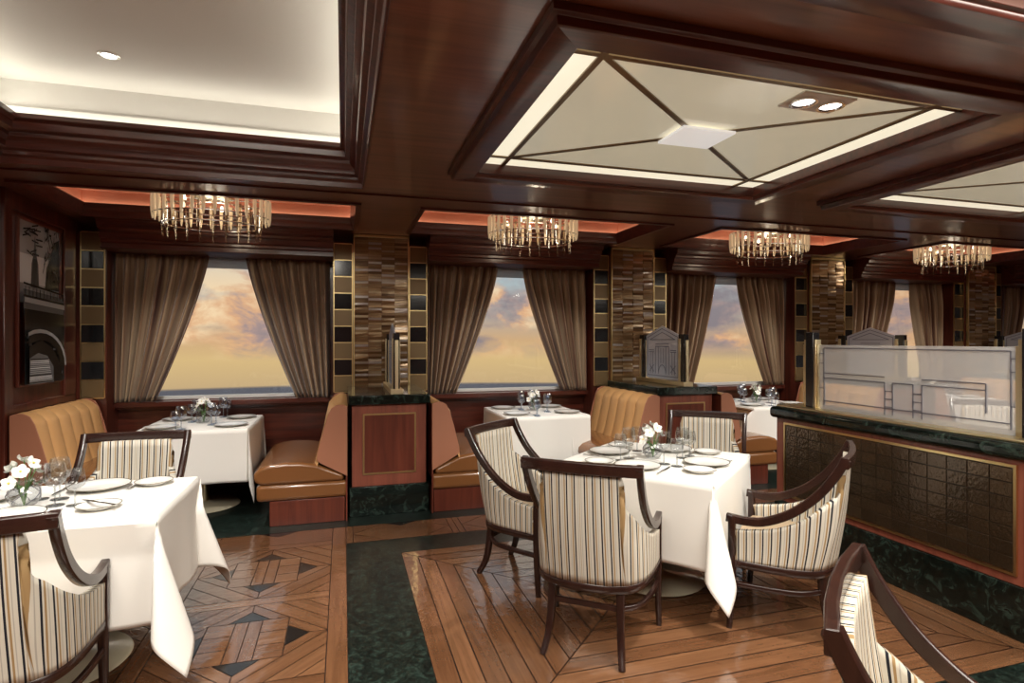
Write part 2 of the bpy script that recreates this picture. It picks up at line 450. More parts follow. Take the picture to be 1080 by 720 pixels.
# ------------------------------------------------------------------ ceiling soffit with openings
COFX = [(.65+2.97*k, 3.04+2.97*k) for k in range(4)]
COFY = [(1.72,3.66), (-.75,1.44)]
TRAY = (-2.03,-2.6,.145,4.246)
holes = [TRAY] + [(x0+.05,y0+.05,x1-.05,y1-.05) for x0,x1 in COFX for y0,y1 in COFY] + [(a,4.76,b,5.84) for a,b in BAYS]
X0,X1,Y0,Y1 = -2.5,12.6,-3,6.7
xsb = sorted(set([X0,X1]+[h[0] for h in holes]+[h[2] for h in holes])); ysb = sorted(set([Y0,Y1]+[h[1] for h in holes]+[h[3] for h in holes]))
xsb = [x for x in xsb if X0<=x<=X1]
def filled(i,j):
    if i<0 or j<0 or i>=len(xsb)-1 or j>=len(ysb)-1: return False
    cx=(xsb[i]+xsb[i+1])/2; cy=(ysb[j]+ysb[j+1])/2
    return not any(h[0]<cx<h[2] and h[1]<cy<h[3] for h in holes)
sf = MB(); ZT = 3.165
for i in range(len(xsb)-1):
    for j in range(len(ysb)-1):
        a,b,c,d = xsb[i],xsb[i+1],ysb[j],ysb[j+1]
        if filled(i,j):
            sf.poly([(a,c,SOF),(a,d,SOF),(b,d,SOF),(b,c,SOF)])
            if not filled(i-1,j): sf.poly([(a,c,SOF),(a,c,ZT),(a,d,ZT),(a,d,SOF)])
            if not filled(i+1,j): sf.poly([(b,c,SOF),(b,d,SOF),(b,d,ZT),(b,c,ZT)])
            if not filled(i,j-1): sf.poly([(a,c,SOF),(b,c,SOF),(b,c,ZT),(a,c,ZT)])
            if not filled(i,j+1): sf.poly([(a,d,SOF),(a,d,ZT),(b,d,ZT),(b,d,SOF)])
struct(sf.build('ceiling', M['soffit'], fix=False))
# roof over everything
struct(MB().box(-2.6,-3.1,3.17,12.7,6.75,3.25).build('ceiling_slab', M['plaster']))
# plaster tray with its stepped cornice and cove
tp = MB().box(TRAY[0]-.02,TRAY[1],3.11,TRAY[2]+.02,TRAY[3]+.02,3.16); struct(tp.build('ceiling_tray', M['plaster']))
prof = [(-.0,2.60),(.0,2.588),(.012,2.588),(.016,2.625),(.038,2.64),(.038,2.66),(.066,2.672),(.07,2.71),(.10,2.735),(.10,2.755),(.13,2.77),(.135,2.81),(.15,2.82),(.165,2.825),(.165,2.855),(.15,2.855),(.15,2.84),(-.0,2.84)]
struct(MB().ring(*TRAY, prof).build('trim_1', M['wood_x'], smooth=False, bevel=.003))
lx = MB().ring(*TRAY, [(.03,2.842),(.10,2.842),(.10,2.852),(.03,2.852)])
struct(MB().ring(*TRAY,[(-.02,2.845),(.022,2.845),(.022,2.94),(.004,2.95),(.004,3.12),(-.02,3.12)]).build('ceiling_cove', M['plaster']))
o = lx.build('cove_light', M['led']); tag(o, 'warm light strip hidden behind the cornice of the plaster ceiling', 'cove light')
# round downlight in the plaster
d = thing('downlight', 'small round recessed downlight in the plaster ceiling', 'ceiling light', (-1.27,3.73,3.11))
MB().lathe([(.055,0),(.055,-.006),(.040,-.008),(.036,-.002)], 28).build('bezel', M['white_panel'], d, True)
MB().lathe([(.0,-.004),(.036,-.004)], 28).build('lamp', M['spot_glow'], d)
# small trim seen at the tray's left end
# edge line between main ceiling and booth ceiling
tr = MB()
tr.box(-2.3,4.40,2.588,12.4,4.412,2.60)
struct(tr.build('trim_2', M['wood_x']))

# ------------------------------------------------------------------ coffers
def coffer(x0,x1,y0,y1,label,detail=True):
    cx, cy = (x0+x1)/2,(y0+y1)/2
    t = thing('coffer_panel', label, 'ceiling panel', (cx,cy,SOF), 0, 'lit ceiling coffers')
    hx, hy = (x1-x0)/2,(y1-y0)/2
    fr = MB().ring(-hx,-hy,hx,hy,[(0,-.002),(0,-.03),(.018,-.036),(.024,-.066),(.03,-.07),(.142,-.07),(.148,-.062),(.15,-.05),(.165,-.044),(.165,.018),(.052,.018),(.052,-.002)])
    fr.build('frame', M['wood_x'], t, bevel=.002)
    ix, iy = hx-.165-.16, hy-.165-.15
    MB().box(-ix,-iy,.020,ix,iy,.05).build('panel', M['laylight'], t)
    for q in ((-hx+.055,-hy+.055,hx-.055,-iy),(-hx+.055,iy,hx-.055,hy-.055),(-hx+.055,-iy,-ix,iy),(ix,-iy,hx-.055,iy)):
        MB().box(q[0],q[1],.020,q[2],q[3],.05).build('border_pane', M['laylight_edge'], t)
    # bronze strips
    w = .014; z0, z1 = .0125,.0195
    b = MB()
    for s in (-1,1):
        b.box(-hx+.06,s*iy-w,z0,hx-.06,s*iy+w,z1); b.box(s*ix-w,-hy+.06,z0-.001,s*ix+w,hy-.06,z1)
    L = math.hypot(ix,iy)
    for s in (-1,1):
        a = math.atan2(iy,s*ix); n = Vector((-math.sin(a),math.cos(a)))*w*1.0; dd = Vector((math.cos(a),math.sin(a)))*L
        b.prism([tuple(-dd-n),tuple(dd-n),tuple(dd+n),tuple(-dd+n)], z0+.001, z1)
    b.build('bronze_strip', M['bronze'], t)
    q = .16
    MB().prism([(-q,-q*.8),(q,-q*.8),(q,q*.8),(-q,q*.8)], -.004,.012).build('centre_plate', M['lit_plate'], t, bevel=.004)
    return t
clab = {(0,0):'large cream coffered ceiling panel with bronze cross strips above the diamond-set table',
        (1,0):'cream coffered ceiling panel with bronze strips above the frosted glass divider',
        (2,0):'cream coffered ceiling panel farthest along the aisle ceiling',
        (0,1):'cream coffered ceiling panel nearest the viewer at the top edge',
        (1,1):'cream coffered ceiling panel at upper right corner, behind the divider'}
for (i,j), lb in clab.items():
    coffer(*COFX[i], *COFY[j], lb)
for i,j in ((3,0),(2,1),(3,1)):
    x0,x1 = COFX[i]; y0,y1 = COFY[j]
    struct(MB().box(x0+.05,y0+.05,2.66,x1-.05,y1-.05,2.68).build('ceiling_panel', M['cream_panel']))
# recessed twin spot fixture in the big coffer
t = thing('twin_spotlight', 'recessed twin round spotlight in the big cream ceiling panel', 'ceiling light', (2.13,2.15,SOF+.0195))
MB().box(-.15,-.085,-.012,.15,.085,0).build('bezel', M['white_frame'], t, bevel=.004)
for s in (-1,1):
    l = MB().lathe([(.062,-.012),(.062,-.022),(.05,-.022),(.046,-.014)],24,(s*.078,0,0)).build('lamp_ring', M['chrome'], t, True)
    MB().lathe([(0,-.0135),(.046,-.0135)],24,(s*.078,0,0)).build('lens', M['spot_glow'], l)

# ------------------------------------------------------------------ booth ceiling recesses
for i,(a,b) in enumerate(BAYS):
    struct(MB().box(a-.02,4.74,2.81,b+.02,5.86,2.84).ring(a,4.76,b,5.84,[(-.005,2.69),(.006,2.69),(.006,2.812),(-.005,2.812)]).build('ceiling_bay', M['copper']))
    struct(MB().ring(a,4.76,b,5.84,[(-.03,2.60),(-.03,2.585),(.012,2.585),(.016,2.60),(.025,2.615),(.025,2.635),(.035,2.65),(.038,2.675),(.046,2.685),(.046,2.70),(.042,2.70),(.042,2.69),(-.0,2.69)]).build('trim_%d'%(10+i), M['wood_x'], bevel=.002))

for (a,b),nm in zip(BAYS,('first','second','third','fourth','farthest')):
    o = MB().ring(a,4.76,b,5.84,[(.012,2.691),(.036,2.691),(.036,2.698),(.012,2.698)]).build('recess_light', M['led_bay'])
    tag(o, 'warm light strip hidden in the %s booth ceiling recess' % nm, 'cove light')
# ------------------------------------------------------------------ window wall
SILL, HEAD = .90, 2.36
edges = [(WALLX,WALLX)] + [(c-.49,c+.49) for c in COLX] + [(11.9,11.9)]
wl = MB(); wins = []
wl.box(WALLX,YW,0,12.4,YW+.14,SILL); wl.box(WALLX,YW,HEAD,12.4,YW+.14,SOF)
prev = WALLX
for k in range(5):
    a = edges[k][1]+.10 if k else WALLX+.30
    b = edges[k+1][0]-.10
    wins.append((a,b)); wl.box(prev,YW,SILL,a,YW+.14,HEAD); prev = b
wl.box(prev,YW,SILL,12.4,YW+.14,HEAD)
struct(wl.build('wall_back', M['wood_x']))
for k,(a,b) in enumerate(wins):
    w = MB().ring(a,SILL,b,HEAD,[(0,-.02),(.035,-.02),(.035,.03),(0,.03)], lambda x,y,h: (x,YW+.05+h,y)).build('window_%d'%(k+1), M['white_frame'], bevel=.003)
    struct(w)
    MB().box(a+.03,YW+.05,SILL+.03,b-.03,YW+.056,HEAD-.03).build('pane', M['pane'], w)
    MB().box(a+.02,YW-.012,2.235,b-.02,YW-.006,HEAD).build('roller_blind', M['blind'], w)
# dark sill ledge and dado mouldings under the windows, valance over them
for k in range(5):
    a = WALLX if k==0 else COLX[k-1]+.30
    b = COLX[k]-.30 if k<4 else 12.3
    s = MB(); s.box(a,YW-.13,SILL-.055,b,YW,SILL-.005); s.box(a,YW-.09,SILL-.075,b,YW,SILL-.055); s.box(a,YW-.03,.80,b,YW,.83); s.box(a,YW-.02,.0,b,YW,.10)
    struct(s.build('trim_%d'%(20+k), M['wood_x'], bevel=.004))
    a2 = WALLX+.25 if k==0 else COLX[k-1]+.48
    b2 = COLX[k]-.48 if k<4 else 12.3
    pv = [(6.42,2.335),(6.00,2.335),(5.99,2.34),(5.99,2.35),(6.015,2.345),(6.015,2.385),(6.0,2.395),(6.0,2.42),(5.97,2.43),(5.965,2.475),(5.94,2.49),(5.94,2.51),(5.90,2.53),(5.895,2.565),(5.86,2.58),(5.86,2.60),(6.42,2.60)]
    struct(MB().extrude(pv,'x',a2,b2).build('trim_%d'%(30+k), M['wood_x'], bevel=.002))
# left wall with its frame stiles
lw = MB(); lw.box(WALLX-.10,3.9,0,WALLX,YW+.1,SOF); struct(lw.build('wall_left', M['wood_z']))
st = MB()
st.box(WALLX,4.95,0,WALLX+.03,5.06,SOF); st.box(WALLX,4.60,0,WALLX+.015,4.62,SOF)
for (y0,z0,y1,z1) in ((5.06,.95,6.1,1.02),(5.06,2.47,6.1,2.6)): st.box(WALLX,y0,z0,WALLX+.02,y1,z1)
st.box(WALLX,5.90,1.0,WALLX+.02,6.1,2.5)
struct(st.build('trim_3', M['wood_z'], bevel=.006))
wb = MB(); wb.box(-2.6,-3.1,0,12.6,-3.0,3.1); struct(wb.build('wall_front', M['wood_z']))
wr = MB(); wr.box(12.4,-3,0,12.5,6.6,3.1); struct(wr.build('wall_right', M['wood_z']))
wl2 = MB(); wl2.box(-2.6,-3,0,-2.5,3.9,3.1); wl2.box(-2.5,3.8,0,WALLX,3.9,3.1); struct(wl2.build('wall_aisle', M['wood_z']))

# ------------------------------------------------------------------ columns
def tile_strip(x0,x1,y,z0,z1,parent,n=9,ys=None):
    tiles = MB(); w = x1-x0; zz = z0; h = (z1-z0)/n
    dark = MB()
    for k in range(n):
        mb = dark if (k % 2 == 1) else tiles
        mb.box(x0+.012,y-.006,z0+k*h+.006,x1-.012,y+.012,z0+(k+1)*h-.006)
    tiles.build('bronze_tiles', M['tile_bronze'], parent, bevel=.002)
    dark.build('black_tiles', M['tile_black'], parent, bevel=.002)
    g = MB(); g.box(x0,y-.002,z0,x0+.010,y+.012,z1); g.box(x1-.010,y-.002,z0,x1,y+.012,z1)
    for k in range(n+1): g.box(x0+.01,y-.002,z0+k*h-.005,x1-.01,y+.010,z0+k*h+.005)
    g.build('gilt_border', M['gold'], parent)
def column(cx, label, sides=(-1,1), core=True):
    t = thing('mosaic_column', label, 'column', (cx,YC,0), 0, 'mosaic columns between the windows')
    if core:
        MB().box(-.285,.02,0,.285,YW-YC-.005,SOF-.002).build('core', M['panel_red'], t)
        mo = MB(); nr = 62; h = (SOF-.03-1.0)/nr; w = .54/4
        for r in range(nr):
            for c in range(4):
                dpt = random.choice((0,.003,.006,.010,.015)); z = 1.0+r*h; x = -.27+c*w
                b0 = len(mo.v); mo.box(x+.001,.004-dpt,z+.001,x+w-.001,.02,z+h-.001)
                tilt = random.uniform(-.06,.06)
                for i in range(b0,len(mo.v)):
                    vx,vy,vz = mo.v[i]
                    if vy < .01: mo.v[i] = (vx,vy+tilt*(vz-z-h/2)+random.uniform(-.03,.03)*(vx-x-w/2)*.6,vz)
        mo.build('mosaic', M['mosaic'], t, fix=False)
        g = MB()
        for s in (-1,1): g.box(s*.285-.012 if s>0 else -.285,-.012,1.0,.285 if s>0 else -.273,.03,SOF-.005)
        g.box(-.285,-.012,SOF-.03,.285,.03,SOF-.004)
        g.build('gilt_frame', M['gold'], t, bevel=.002)
    for s in sides:
        a, b = (.287,.487) if s>0 else (-.487,-.287)
        MB().box(a,.065,0,b,YW-YC-.005,2.50).build('pilaster', M['wood_z'], t)
        tile_strip(a+.004,b-.002,.055,.96,2.50,t)
    return t
for cx, lb in zip(COLX, ('brown mosaic column between the first and second windows','brown mosaic column between the second and third windows','brown mosaic column between the third and fourth windows','brown mosaic column farthest down the room, past the fourth window')):
    column(cx, lb)
t = thing('tile_pilaster', 'black and bronze tiled strip in the corner beside the bridge picture', 'pilaster', (WALLX,YC,0))
MB().box(.002,.065,0,.245,YW-YC-.005,2.50).build('pilaster', M['wood_z'], t)
tile_strip(.035,.235,.055,.96,2.50,t)

# ------------------------------------------------------------------ curtains
CUR = [ # outer x, top inner x, bottom inner x, label
 (-2.10,-1.28,-1.755,'brown satin curtain nearest the bridge picture, swept left'),
 (-.14,-.955,-.475,'brown satin curtain on the right of the first window'),
 (.90,1.71,1.22,'brown satin curtain on the left of the second window'),
 (2.81,2.01,2.50,'brown satin curtain on the right of the second window'),
 (3.83,4.66,4.30,'brown satin curtain on the left of the third window'),
 (5.71,4.97,5.43,'brown satin curtain on the right of the third window'),
 (6.74,7.66,7.22,'brown satin curtain on the left of the fourth window'),
 (8.56,7.97,8.26,'brown satin curtain on the right of the fourth window'),
 (9.60,10.40,10.0,'brown satin curtain past the farthest column')]
for ci,(xo,xt,xb,lb) in enumerate(CUR):
    rnd = random.Random(ci); ph = rnd.random()*6; z0,z1 = .90,2.345; n = 8
    a2 = rnd.uniform(.3,.6)
    def fn(u,v):
        xi = xt + (xb-xt)*(v**1.28)
        x = xo + (xi-xo)*u
        s = u + .018*math.sin(7*u+ph)
        amp = .052*(1-.35*v)*min(1,.35+v*3)
        y = YW-.12 + amp*math.sin(2*PI*n*s+ph) + .016*math.sin(2*PI*n*.43*s+1.7*ph+1.2*v)
        return (x, y, z1-(z1-z0)*v)
    W = abs(xt-xo)
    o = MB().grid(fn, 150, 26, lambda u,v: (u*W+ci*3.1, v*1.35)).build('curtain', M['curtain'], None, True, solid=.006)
    tag(o, lb, 'curtain', 'brown window curtains')

# ------------------------------------------------------------------ chandeliers
def chandelier(cx, label):
    t = thing('chandelier', label, 'chandelier', (cx,5.30,2.70), 0, 'oval glass rod chandeliers')
    RX, RY = .44, .34
    MB().lathe([(.0,.11),(.10,.11),(.11,.095),(.02,.085),(.02,0),(.16,0),(.16,-.015),(.0,-.015)],40,sx=1,sy=.75).build('ceiling_plate', M['brass'], t, True)
    def ov(rx,ry,z,n=48): return [(rx*math.cos(2*PI*k/n),ry*math.sin(2*PI*k/n),z) for k in range(n)]
    for rx,ry,z in ((RX,RY,-.02),(RX,RY,-.17),(RX*.84,RY*.80,-.10),(RX*.84,RY*.80,-.24)):
        MB().tube(ov(rx,ry,z),.006,6,closed=True).build('ring', M['chrome'], t, True)
    sp = MB()
    for k in range(6):
        a = PI*k/3; sp.tube([(0,0,-.015),(RX*.9*math.cos(a),RY*.9*math.sin(a),-.02)],.005,6)
    sp.build('spoke', M['chrome'], t, True)
    r0 = MB().lathe([(.0,.0),(.0135,-.002),(.015,-.06),(.013,-.15),(.006,-.200),(0,-.207)],8).build('glass_rod', M['rod'], t, True)
    N = 34; first = True
    for k in range(N):
        a = 2*PI*(k+.5)/N
        if first: r = r0; first = False
        else: r = r0.copy(); COL.objects.link(r); r.parent = t
        r.location = (RX*math.cos(a),RY*math.sin(a),-.005)
    r1 = MB().lathe([(.0,.0),(.011,-.002),(.013,-.08),(.011,-.18),(.004,-.255),(0,-.262)],7).build('crystal_drop', M['rod_clear'], t, True)
    first = True; N = 22
    for k in range(N):
        a = 2*PI*k/N
        if first: r = r1; first = False
        else: r = r1.copy(); COL.objects.link(r); r.parent = t
        r.location = (RX*.84*math.cos(a),RY*.80*math.sin(a),-.085)
    bl = MB()
    for k in range(5):
        a = 2*PI*k/5+.2; bl.lathe([(0,-.05),(.012,-.045),(.016,-.03),(.010,-.012),(.008,0)],8,(RX*.6*math.cos(a),RY*.6*math.sin(a),-.03))
    bl.build('bulbs', M['bulb'], t, True)
    return t
ch = chandelier(CHX[0], 'oval glass rod chandelier in front of the first window')
for x, lb in zip(CHX[1:], ('oval glass rod chandelier in front of the second window','oval glass rod chandelier in front of the third window','oval glass rod chandelier farthest down the room, by the fourth window')):
    copy_tree(ch, (x,5.30,2.70), 0, lb)

# ------------------------------------------------------------------ credenzas between the booths
def credenza(cx, label):
    t = thing('credenza', label, 'cabinet', (cx,5.0,0), 0, 'marble topped cabinets between booths')
    D = YC-5.0-.02
    MB().box(-.335,0,0,.335,D,.25).build('marble_base', M['marble'], t, bevel=.004)
    MB().box(-.315,.015,.25,.315,D,.95).build('body', M['frame_red'], t, bevel=.004)
    MB().box(-.345,-.035,.95,.345,D,1.03).build('marble_top', M['marble'], t, bevel=.008)
    MB().box(-.215,.008,.36,.215,.02,.86).build('door_panel', M['panel_red'], t)
    tf = lambda x,y,h: (x,h,y)
    MB().ring(-.225,.35,.225,.87,[(0,.016),(0,.006),(.014,.006),(.014,.016)],tf).build('gilt_inlay', M['gold'], t)
    return t
CL = ('marble-topped wooden cabinet in front of the first mosaic column','marble-topped wooden cabinet in front of the second mosaic column','marble-topped wooden cabinet in front of the third mosaic column','marble-topped wooden cabinet in front of the farthest mosaic column')
cr = credenza(COLX[0], CL[0])
for x,lb in zip(COLX[1:],CL[1:]): copy_tree(cr,(x,5.0,0),0,lb)

def gable_screen(cx, label):
    t = thing('gabled_screen', label, 'glass screen', (cx,4.98,1.03), 0, 'gabled glass screens on the cabinets')
    MB().box(-.055,.01,0,.055,.98,.045).build('base', M['brass'], t, bevel=.004)
    for y0,y1 in ((.04,.15),(.84,.95)):
        p = MB().box(-.026,y0,.045,.026,y1,.53).build('post', M['black'], t, bevel=.003)
        g = MB()
        for s in (-1,1): g.box(s*.026,y0+.062,.045,s*.036,y1-.012,.485)
        g.box(-.015,y0-.014,.045,.015,y0,.47); g.box(-.015,y1,.045,.015,y1+.014,.47)
        g.build('gilt_flute', M['brass'], p, bevel=.002)
    pent = [(.16,.05),(.83,.05),(.83,.52),(.495,.625),(.16,.52)]
    gl = MB().extrude(pent,'x',-.006,.006).build('glass', M['frost_blue'], t)
    e = MB(); w = .006
    def ln(a,b):
        a=Vector((0,*a)); b=Vector((0,*b)); e.bar([a,b],.007,.014,up=(1,0,0),c=0)
    cy=.495
    def sym(a,b):
        ln(a,b); ln((2*cy-a[0],a[1]),(2*cy-b[0],b[1]))
    sym((.19,.08),(.19,.50)); sym((.19,.50),(cy,.595)); sym((.24,.475),(cy,.555)); ln((.19,.08),(.80,.08)); ln((.24,.475),(.75,.475))
    ln((.36,.43),(.63,.43)); ln((.36,.40),(.63,.40)); sym((.36,.40),(.36,.10)); sym((.42,.40),(.42,.12)); sym((.47,.38),(.47,.22))
    sym((.22,.36),(.33,.36)); sym((.22,.34),(.33,.34)); sym((.25,.34),(.25,.10)); sym((.30,.34),(.30,.10)); sym((.23,.12),(.33,.20)); sym((.23,.20),(.33,.12))
    prevp=None
    for k in range(9):
        a = PI*k/8; p=(cy+.075*math.cos(a),.10+.10*math.sin(a))
        if prevp: ln(prevp,p)
        prevp=p
    e.build('etched_lines', M['etch_blue'], gl)
    return t
GL = ('gabled etched glass screen seen edge-on on the first cabinet','gabled etched glass screen on the cabinet by the second column','gabled etched glass screen behind the frosted divider, at third column','gabled etched glass screen farthest down the room')
gs = gable_screen(COLX[0]+.06, GL[0])
for x,lb in zip(COLX[1:],GL[1:]): copy_tree(gs,(x+.02,4.98,1.03),0,lb)

# ------------------------------------------------------------------ banquettes
def banquette(name_label, loc, rz, L=1.14, group='tan leather banquettes'):
    """local: back along +y axis at x=0, sitter faces +x; near end at y=0"""
    t = thing('banquette', name_label, 'banquette', loc, rz, group)
    MB().box(.02,.03,0,.60,L-.01,.20).build('plinth', M['panel_red'], t, bevel=.004)
    MB().box(.0,.0,.20,.70,L,.335).build('seat_base', M['leather'], t, bevel=.03, seg=3)
    # seat cushion with crowned top and a bulging front
    out = [(.03,.335),(.66,.335),(.70,.35),(.722,.39),(.715,.435),(.675,.472),(.60,.495),(.48,.506),(.36,.500),(.24,.478),(.03,.385)]
    MB().extrude(out,'y',.0,L).build('seat_cushion', M['leather'], t, bevel=.028, seg=4)
    # back: channelled front
    n = 6; zt = .945
    def front(u,v):
        y = u*L; c = abs(math.sin(PI*n*u)); bul = .028*(c**.55)
        z = .45+(zt-.45)*min(1,v/.8) if v<.8 else zt
        th = .245-.115*((z-.45)/(zt-.45))**.8
        if v<.8:
            q = (z-.45)/(zt-.45); rd = .05*max(0,(q-.86)/.14)**2
            return (th+bul*(1 if q<.9 else .8)-rd, y, z)
        w = (v-.8)/.2
        x1 = th+bul*.8-.05; 
        return (x1*(1-w)+.0*w, y, zt+.022*math.sin(PI*min(1,w*1.0)*.9)*(.6+.4*c))
    g = MB().grid(front, n*12, 30)
    g.build('backrest', M['channel'], t, True)
    for y0,y1 in ((-.006,.006),(L-.006,L+.006)):
        MB().extrude([(0,.37),(.215,.49),(.243,.52),(.235,.58),(.19,.76),(.155,.88),(.125,.94),(.085,.962),(.04,.966),(0,.95)],'y',y0,y1).build('end_panel', M['endface'], t, bevel=.003)
    MB().box(.0,.004,.0,.012,L-.004,.94).build('back_board', M['panel_red'], t)
    return t
YB = 4.92
def bq_left(x, label):   # sits left of the cabinet, faces -x
    return banquette(label, (x,YB+1.14,0), PI)
BB = ['tan banquette against the first cabinet, facing the picture booth','tan banquette right of the first cabinet',
      'tan channelled banquette left of the second cabinet','tan banquette right of the second cabinet',
      'tan banquette left of the third cabinet, seen through frosted glass','tan banquette right of the third cabinet, behind the divider',
      'tan banquette left of the farthest cabinet','tan banquette right of the farthest cabinet']
for k,cx in enumerate(COLX):
    bq_left(cx-.352, BB[2*k]); 
    # mirrored: faces +x
    banquette(BB[2*k+1], (cx+.352,YB,0), 0)
banquette('tan channelled banquette against the wall below the bridge picture', (WALLX+.045,4.98,0), 0, 1.14)

# ------------------------------------------------------------------ tables, cloths and settings
def table(label, loc, rz, ax, ay):
    t = thing('dining_table', label, 'table', loc, rz, 'pedestal dining tables')
    MB().box(-ax/2+.004,-ay/2+.004,.705,ax/2-.004,ay/2-.004,.738).build('table_top', M['panel_red'], t, bevel=.004)
    MB().lathe([(.045,.03),(.045,.70)],20).build('pedestal', M['brass'], t, True)
    MB().lathe([(.0,.0),(.29,.0),(.30,.008),(.29,.018),(.08,.035),(.05,.05),(0,.05)],40).build('base', M['seat'] if False else M['cream_panel'], t, True)
    return t
def cloth_mesh(ax, ay, o, seed, N=22, flare=.05, A=.30, push=None, A2=None):
    push = push or {}; A2 = A2 or {}
    rnd = random.Random(seed); hx, hy = ax/2, ay/2; zt = .748
    ph = [rnd.random()*6 for _ in range(4)]
    def coord(h):
        c = [-h-o + o*i/N for i in range(N)] + [-h + 2*h*i/14 for i in range(15)] + [h + o*(i+1)/N for i in range(N)]
        return c
    xs, ys = coord(hx), coord(hy)
    def pos(p,q):
        dx = max(abs(p)-hx,0); dy = max(abs(q)-hy,0); sx = 1 if p>0 else -1; sy = 1 if q>0 else -1
        if dx==0 and dy==0: return (p,q,zt)
        r = math.hypot(dx,dy)
        rr = .012
        px_ = push.get('+x' if sx>0 else '-x',0); py_ = push.get('+y' if sy>0 else '-y',0)
        def lean(k,d): return k*min(1,max(0,d-.02)/.14)
        if dx==0 or dy==0:
            d = dx+dy
            out = rr*min(1,d/.02) + flare*d + .012*(d/o)*math.sin((p if dy else q)*9+ph[(sx>0)+2*(sy>0)])
            z = zt - max(0,d-.006)
            if dy: return (p, sy*(hy+out+lean(py_,d)), z)
            return (sx*(hx+out+lean(px_,d)), q, z)
        al = math.atan2(dx,dy)      # 0: continues the y side, 90: continues the x side
        Ac = A2.get((sx,sy),A); a = Ac*math.sin(2*al); b = Ac*.56*math.sin(4*al)
        ex, ey = sx/math.sqrt(2), sy/math.sqrt(2)
        # t axis: from the y side (heading +x outward) towards the x side
        tx, ty = sx/math.sqrt(2), -sy/math.sqrt(2)
        base = rr*min(1,r/.02)+flare*r
        bx = base*math.sin(al)+lean(px_,r); by = base*math.cos(al)+lean(py_,r)
        ox = r*(a*ex+b*tx) + bx; oy = r*(a*ey+b*ty) + by
        hz = math.sqrt(max(.3, 1-(a*a+b*b)*.9))
        return (sx*hx+ox, sy*hy+oy, zt - max(0,r-.006)*hz)
    m = MB(); nx, ny = len(xs), len(ys)
    for q in ys:
        for p in xs: m.v.append(pos(p,q))
    for j in range(ny-1):
        for i in range(nx-1):
            m.face((j*nx+i,j*nx+i+1,(j+1)*nx+i+1,(j+1)*nx+i))
    return m
def cloth(label, loc, rz, ax, ay, o, seed, flare=.05, A=.30, push=None, A2=None):
    ob = cloth_mesh(ax,ay,o,seed,flare=flare,A=A,push=push,A2=A2).build('tablecloth', M['cloth'], None, True, solid=.003)
    ob.location = loc; ob.rotation_euler = (0,0,rz)
    return tag(ob, label, 'tablecloth', 'white tablecloths')
ZC = .7505
# prototypes hidden nowhere: the first instance is moved to its place
def mk_plate(r, name, label, cat='plate'):
    t = thing(name, label, cat)
    MB().lathe([(0,.0),(r*.55,.0),(r*.62,.004),(r*.96,.018),(r*.985,.0195),(r*.95,.0205),(r*.62,.0085),(r*.5,.006),(0,.006)],36).build('dish', M['china'], t, True)
    MB().lathe([(r*.985,.0185),(r,.0195),(r,.0212),(r*.972,.0211),(r*.97,.0206)],36).build('gilt_rim', M['rim'], t, True)
    return t
def mk_glass(name, label, h, rb, mat):
    t = thing(name, label, 'glass')
    MB().lathe([(0,.001),(rb*.85,.001),(rb*.85,.003),(.006,.007),(.004,.012),(.004,h*.42),(.007,h*.45)],20).build('stem', mat, t, True)
    MB().lathe([(.006,h*.45),(rb*.55,h*.48),(rb*.9,h*.56),(rb,h*.68),(rb*.93,h*.85),(rb*.80,h)],24).build('bowl', mat, t, True)
    return t
def mk_fork(label):
    o = MB()
    o.bar([(0,-.10,.004),(0,-.02,.006),(0,.035,.004)],.010,.003,scale=[1.2,.6,.7])
    for k in range(4): o.bar([(-.009+.006*k,.045,.004),(-.0095+.0063*k,.095,.007)],.003,.0025)
    o.bar([(0,.03,.004),(0,.05,.004)],.024,.003)
    ob = o.build('fork', M['chrome'], None, True); return tag(ob,label,'fork')
def mk_knife(label):
    o = MB()
    o.bar([(0,-.115,.005),(0,-.02,.006),(0,0,.005)],.011,.005,scale=[1.1,1,.8])
    o.prism([(-.005,0),(.007,0),(.010,.06),(.006,.10),(-.003,.112),(-.006,.06)],.004,.006)
    ob = o.build('knife', M['chrome'], None, True); return tag(ob,label,'knife')
